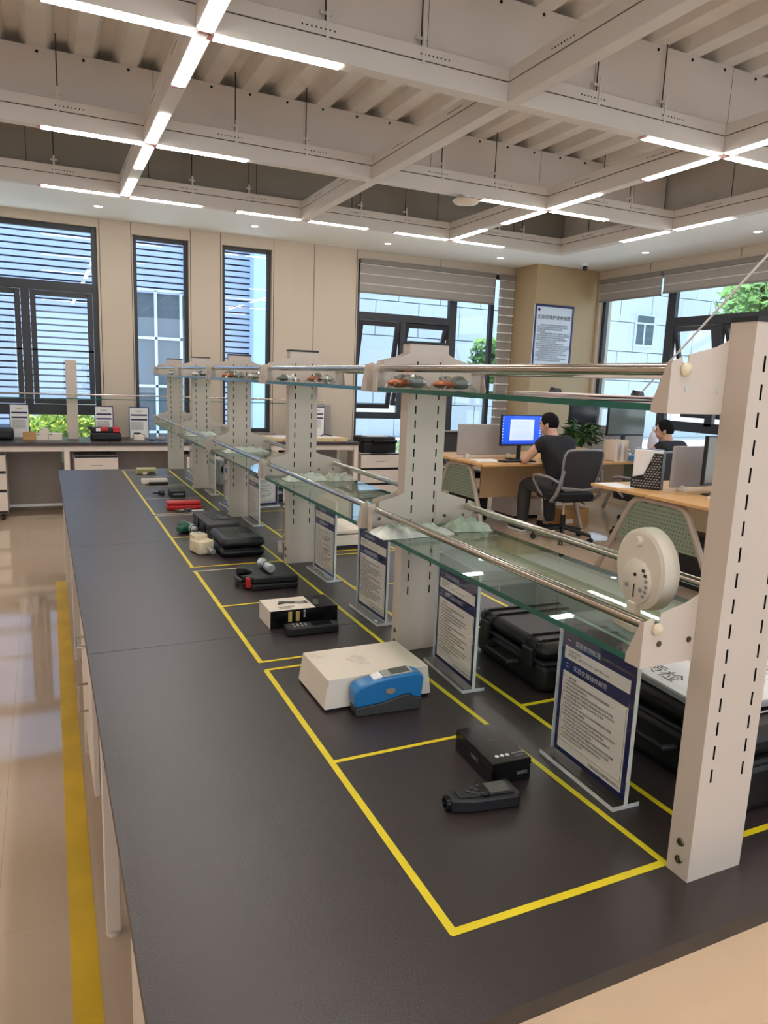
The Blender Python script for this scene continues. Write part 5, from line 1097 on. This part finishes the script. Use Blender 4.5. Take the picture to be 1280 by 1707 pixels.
# ------------------------------------------------------------------ office chair
def office_chair(label, loc, rz):
    t = thing('office_chair', label, 'chair', loc, rz, 'grey framed office chairs')
    for k in range(5):
        a = R(90 + 72 * k); e = (math.cos(a) * .30, math.sin(a) * .30)
        MB().tube([(math.cos(a) * .02, math.sin(a) * .02, 0.13), (math.cos(a) * .16, math.sin(a) * .16, 0.105), (e[0], e[1], 0.075)], [0.024, 0.02, 0.016]).build('base_leg', BLACKP, t, smooth=True)
        c = MB(); p = Vector((-math.sin(a), math.cos(a), 0)) * 0.013
        for s_ in (-1, 1): c.cyl(Vector((e[0], e[1], 0.028)) + p * s_ * 0.5, Vector((e[0], e[1], 0.028)) + p * s_ * 1.6, 0.028, n=14)
        c.cyl((e[0], e[1], 0.03), (e[0], e[1], 0.08), 0.008); c.build('caster', BLACKP, t, smooth=True)
    MB().cyl((0, 0, 0.10), (0, 0, 0.26), 0.026).build('column', BLACKP, t, smooth=True); MB().cyl((0, 0, 0.26), (0, 0, 0.42), 0.014).build('gas_lift', STEEL, t, smooth=True)
    MB().box(-0.10, -0.12, 0.405, 0.10, 0.10, 0.43).build('mechanism', BLACKP, t, bevel=0.006); MB().tube([(0.1, 0, 0.41), (0.2, 0.0, 0.39), (0.27, 0.02, 0.36)], 0.008).build('lever', BLACKP, t, smooth=True)
    pl = []
    for k in range(28):
        a = 2 * math.pi * k / 28; ca, sa = math.cos(a), math.sin(a); pl.append((0.245 * math.copysign(abs(ca) ** .5, ca), 0.235 * math.copysign(abs(sa) ** .5, sa)))
    MB().prism(pl, 0.43, 0.505).build('seat', SEATF, t, bevel=0.02, seg=3, smooth=True)
    def bk(u, z): return (u, -0.215 - 0.05 * math.sin((z - 0.5) * 3.2) - (z - 0.5) * 0.13 + 0.10 * (u / 0.24) ** 2 * 0.5, z)
    lp = [(-0.15, 0.545), (0.15, 0.545), (0.19, 0.57), (0.225, 0.80), (0.225, 0.90), (0.20, 0.945), (0.15, 0.955), (-0.15, 0.955), (-0.20, 0.945), (-0.225, 0.90), (-0.225, 0.80), (-0.19, 0.57), (-0.15, 0.545)]
    MB().tube([bk(*p) for p in lp], 0.013, n=10).build('back_frame', CHAIRF, t, smooth=True)
    q = MB(); n1, n2 = 11, 13; vs = []
    for j in range(n2):
        z = 0.55 + j * (0.395) / (n2 - 1); hw = 0.18 + 0.045 * min(1, (z - 0.55) / 0.25) - (0.02 if z > .93 else 0)
        for i in range(n1):
            p = bk((i / (n1 - 1) * 2 - 1) * hw, z); vs.append((p[0], p[1] + 0.004, p[2]))
    vs += [(a, b - 0.006, c) for a, b, c in vs]; N = n1 * n2; fs = []
    for j in range(n2 - 1):
        for i in range(n1 - 1):
            a = j * n1 + i; fs.append((a, a + n1, a + n1 + 1, a + 1)); fs.append((N + a, N + a + 1, N + a + n1 + 1, N + a + n1))
    q.add(vs, fs); q.build('back_mesh', CHAIRM, t, smooth=True)
    for s_ in (-1, 1):
        MB().tube([(s_ * 0.17, -0.05, 0.415), (s_ * 0.25, -0.13, 0.43), (s_ * 0.262, -0.22, 0.50), (s_ * 0.25, -0.26, 0.60), (s_ * 0.222, -0.27, 0.75)], 0.018, n=10).build('back_strut', CHAIRF, t, smooth=True)
        MB().tube([(s_ * 0.252, -0.25, 0.63), (s_ * 0.275, -0.12, 0.665), (s_ * 0.28, 0.08, 0.67), (s_ * 0.282, 0.16, 0.655), (s_ * 0.278, 0.17, 0.61), (s_ * 0.26, 0.08, 0.50), (s_ * 0.21, 0.02, 0.425)], 0.013, n=10).build('armrest', CHAIRF, t, smooth=True)
    MB().tube([(-0.235, -0.262, 0.58), (0, -0.30, 0.56), (0.235, -0.262, 0.58)], 0.014).build('cross_bar', CHAIRF, t, smooth=True)
    return t
oc = office_chair('grey framed mesh office chair in which the man in black sits', (4.82, 5.86, 0), R(-4))
dup(oc, (5.62, 5.62, 0), R(12), 'grey framed mesh office chair between the basket and the man in black')
dup(oc, (6.38, 5.82, 0), R(4), 'mesh office chair of the short haired man by the right windows')
dup(oc, (4.62, 7.60, 0), R(176), 'office chair on the far side of the desk left of the lit monitor')

# ================================================================== PEOPLE
def skin_mesh(verts, edges, radii, sub=2, voxel=None):
    me = bpy.data.meshes.new('sk'); me.from_pydata([tuple(v) for v in verts], edges, []); o = bpy.data.objects.new('sk', me); COL.objects.link(o)
    o.modifiers.new('skin', 'SKIN'); 
    if not me.skin_vertices: 
        bm = bmesh.new(); bm.from_mesh(me); bm.verts.layers.skin.verify(); bm.to_mesh(me); bm.free()
    for i, sv in enumerate(me.skin_vertices[0].data): 
        r = radii[i]; sv.radius = r if isinstance(r, tuple) else (r, r); sv.use_root = (i == 0)
    s_ = o.modifiers.new('sub', 'SUBSURF'); s_.levels = sub; s_.render_levels = sub
    dg = bpy.context.evaluated_depsgraph_get(); dg.update(); out = bpy.data.meshes.new_from_object(o.evaluated_get(dg)); bpy.data.objects.remove(o); return out
def mesh_to_mb(me, q=None):
    q = q or MB(); return q.add([tuple(v.co) for v in me.vertices], [tuple(p.vertices) for p in me.polygons])
def person(label, loc, rz, hy=0.0, drop=0.0, arm_l=None, arm_r=None, lean=0.16):
    t = thing('person', label, 'person', loc, rz)
    L = lean
    pel, spi, che, nek, hed = (0, 0, .56), (0, .03 + L * .25, .72), (0, .04 + L * .7, .93 - drop), (0, .05 + L, 1.06 - drop), (0, .07 + L * 1.05, 1.12 - drop)
    arm_l = arm_l or [(-.25, .10 + L, .83), (-.20, .42, .785), (-.16, .49, .775)]; arm_r = arm_r or [(.25, .12 + L, .83), (.19, .42, .785), (.14, .49, .775)]
    sh = [(-.17, .02 + L * .85, .985 - drop), (.17, .02 + L * .85, .985 - drop)]
    V = [pel, spi, che, nek, hed, sh[0], arm_l[0], arm_l[1], arm_l[2], sh[1], arm_r[0], arm_r[1], arm_r[2],
         (-.10, .02, .53), (-.15, .44, .53), (-.16, .44, .12), (-.165, .55, .045), (.10, .02, .53), (.15, .42, .53), (.15, .36, .12), (.16, .47, .045)]
    E_ = [(0, 1), (1, 2), (2, 3), (3, 4), (2, 5), (5, 6), (6, 7), (7, 8), (2, 9), (9, 10), (10, 11), (11, 12), (0, 13), (13, 14), (14, 15), (15, 16), (0, 17), (17, 18), (18, 19), (19, 20)]
    Rr = [(.14, .11), (.13, .095), (.15, .10), .055, .055, .055, .042, .030, (.030, .024), .055, .042, .030, (.030, .024), .08, .058, .038, .035, .08, .058, .038, .035]
    q = MB(); rr1 = [min(r) if isinstance(r, tuple) else r for r in Rr]
    for a_, b_ in E_: q.tube([V[a_], tuple((Vector(V[a_]) + Vector(V[b_])) / 2), V[b_]], [rr1[a_], (rr1[a_] + rr1[b_]) * .51, rr1[b_]], n=14)
    for p_, r_ in zip(V, rr1): q.ell(p_, (r_, r_, r_), 14, 10)
    # fingers
    for arm, sg in ((arm_l, -1), (arm_r, 1)):
        h = Vector(arm[2]); d = (h - Vector(arm[1])).normalized(); sd = Vector((d.y, -d.x, 0)).normalized()
        for k in range(4):
            o_ = (k - 1.5) * 0.018; ln = (0.055, 0.066, 0.062, 0.048)[k]
            p0 = h + sd * o_ + d * 0.015; q.tube([p0, p0 + d * ln * .5 + Vector((0, 0, .004)), p0 + d * ln - Vector((0, 0, .006))], [0.0095, 0.0085, 0.007], n=8)
        p0 = h - sd * sg * 0.030 - d * 0.012; q.tube([p0, p0 + d * .03 - sd * sg * 0.018, p0 + d * .05 - sd * sg * 0.02], [0.012, 0.010, 0.008], n=8)
    # head, built facing +Y then turned
    hc = Vector((0, .09 + L * 1.1, 1.165 - drop)); M_ = Matrix.Translation(hc) @ Matrix.Rotation(hy, 4, 'Z')
    def hp(p): return M_ @ Vector(p)
    hq = MB(); hq.ell((0, 0, .018), (.076, .094, .098), 24, 16); hq.ell((0, .03, -.045), (.058, .062, .062), 20, 12); hq.ell((0, .094, -.012), (.013, .022, .022), 12, 8); hq.ell((0, .078, -.052), (.026, .014, .012), 12, 8)
    hq.ell((0, .085, .022), (.05, .012, .01), 12, 8)
    for s_ in (-1, 1): hq.ell((s_ * .077, -.004, -.008), (.010, .020, .032), 12, 8)
    hq.tube([(0, -.01, -.12), (0, .0, -.05)], [.052, .05], n=14)
    q.add([hp(v) for v in hq.v], hq.f)
    o = q.build('body', SKIN, t, smooth=False)
    rm = o.modifiers.new('remesh', 'REMESH'); rm.mode = 'VOXEL'; rm.voxel_size = 0.008; rm.use_smooth_shade = True
    sm = o.modifiers.new('smooth', 'SMOOTH'); sm.factor = 0.5; sm.iterations = 2
    dg = bpy.context.evaluated_depsgraph_get(); dg.update(); bk_ = bpy.data.meshes.new_from_object(o.evaluated_get(dg)); o.modifiers.clear(); o.data = bk_
    bm = bmesh.new(); bm.from_mesh(bk_); bm.verts.ensure_lookup_table(); seen = set(); best = []
    for v in bm.verts:
        if v.index in seen: continue
        st = [v]; seen.add(v.index); isl = []
        while st:
            a = st.pop(); isl.append(a)
            for e in a.link_edges:
                b = e.other_vert(a)
                if b.index not in seen: seen.add(b.index); st.append(b)
        if len(isl) > len(best): best = isl
    keep = set(x.index for x in best); bmesh.ops.delete(bm, geom=[v for v in bm.verts if v.index not in keep], context='VERTS'); bm.to_mesh(bk_); bm.free()
    if not bk_.materials: bk_.materials.append(SKIN)
    bk_.polygons.foreach_set('use_smooth', [True] * len(bk_.polygons))
    # hair cap
    hq = MB(); rn = random.Random(4); nn = 28; mm_ = 16; vs = []
    for j in range(1, mm_):
        ph = math.pi * .62 * j / mm_
        for i in range(nn):
            a = 2 * math.pi * i / nn; f = math.sin(a)
            lim = 1.0 if f < 0.35 else max(0.50, 1 - (f - .35) * 0.95)
            if f < -.2: lim = 1.12
            p2 = ph * lim; k = 1.10 + rn.uniform(-.012, .02)
            vs.append(hp((.076 * k * math.sin(p2) * math.cos(a), .094 * k * math.sin(p2) * math.sin(a), .018 + .098 * k * math.cos(p2))))
    c_ = len(vs); vs.append(hp((0, 0, .018 + .098 * 1.11))); fs = []
    for j in range(mm_ - 2):
        for i in range(nn): fs.append((j * nn + i, (j + 1) * nn + i, (j + 1) * nn + (i + 1) % nn, j * nn + (i + 1) % nn))
    for i in range(nn): fs.append((c_, i, (i + 1) % nn))
    hq.add(vs, fs); h_ = hq.build('hair', HAIR, t, smooth=True); sl = h_.modifiers.new('thick', 'SOLIDIFY'); sl.thickness = 0.012; sl.offset = -1
    for s_ in (-1, 1):
        MB().add(*(lambda z: ([M_ @ Vector(v) for v in z.v], z.f))(MB().ell((s_ * .03, .086, .008), (.012, .008, .008), 10, 8))).build('eye', BLACKG, t, smooth=True)
    # shirt
    V2 = [(0, -.005, .55), spi, che, (0, .045 + L * .9, 1.035 - drop), sh[0], tuple(Vector(sh[0]).lerp(Vector(arm_l[0]), .55)), sh[1], tuple(Vector(sh[1]).lerp(Vector(arm_r[0]), .55))]
    q = mesh_to_mb(skin_mesh(V2, [(0, 1), (1, 2), (2, 3), (2, 4), (4, 5), (2, 6), (6, 7)], [(.175, .135), (.165, .125), (.175, .12), .068, .080, .062, .080, .062]))
    q.build('shirt', SHIRT, t, smooth=True)
    V3 = [(0, 0, .55), (-.10, .03, .535), (-.15, .44, .53), (-.155, .445, .34), (-.16, .44, .085), (.10, .03, .535), (.15, .42, .53), (.15, .39, .34), (.15, .36, .085)]
    mesh_to_mb(skin_mesh(V3, [(0, 1), (1, 2), (2, 3), (3, 4), (0, 5), (5, 6), (6, 7), (7, 8)], [(.16, .11), .105, .082, .074, .062, .105, .082, .074, .062])).build('trousers', TROUS, t, smooth=True)
    for (x, y) in ((-.165, .50), (.16, .42)):
        q = MB().prism([(x - .035, y - .11), (x + .035, y - .11), (x + .045, y + .06), (x + .03, y + .14), (x, y + .16), (x - .03, y + .14), (x - .045, y + .06)], .022, .085); sh_ = q.build('shoe', SHOE, t, bevel=0.02, seg=3, smooth=True)
        MB().prism([(x - .038, y - .115), (x + .038, y - .115), (x + .048, y + .06), (x + .032, y + .145), (x, y + .165), (x - .032, y + .145), (x - .048, y + .06)], 0.001, .026).build('sole', PAPER, sh_, bevel=0.006)
    return t
p1 = person('man in black T-shirt and dark trousers seated at the lit blue monitor', (4.82, 5.88, 0), R(2), hy=R(30), lean=0.20, arm_l=[(-.29, .30, .80), (-.19, .46, .790), (-.14, .53, .785)], arm_r=[(.25, .30, .82), (.18, .42, .80), (.13, .48, .790)])
p2 = person('short haired man in dark shirt seated by the right windows, only head and shoulders showing', (6.38, 5.86, 0), R(4), hy=R(36), lean=0.14, drop=0.05)
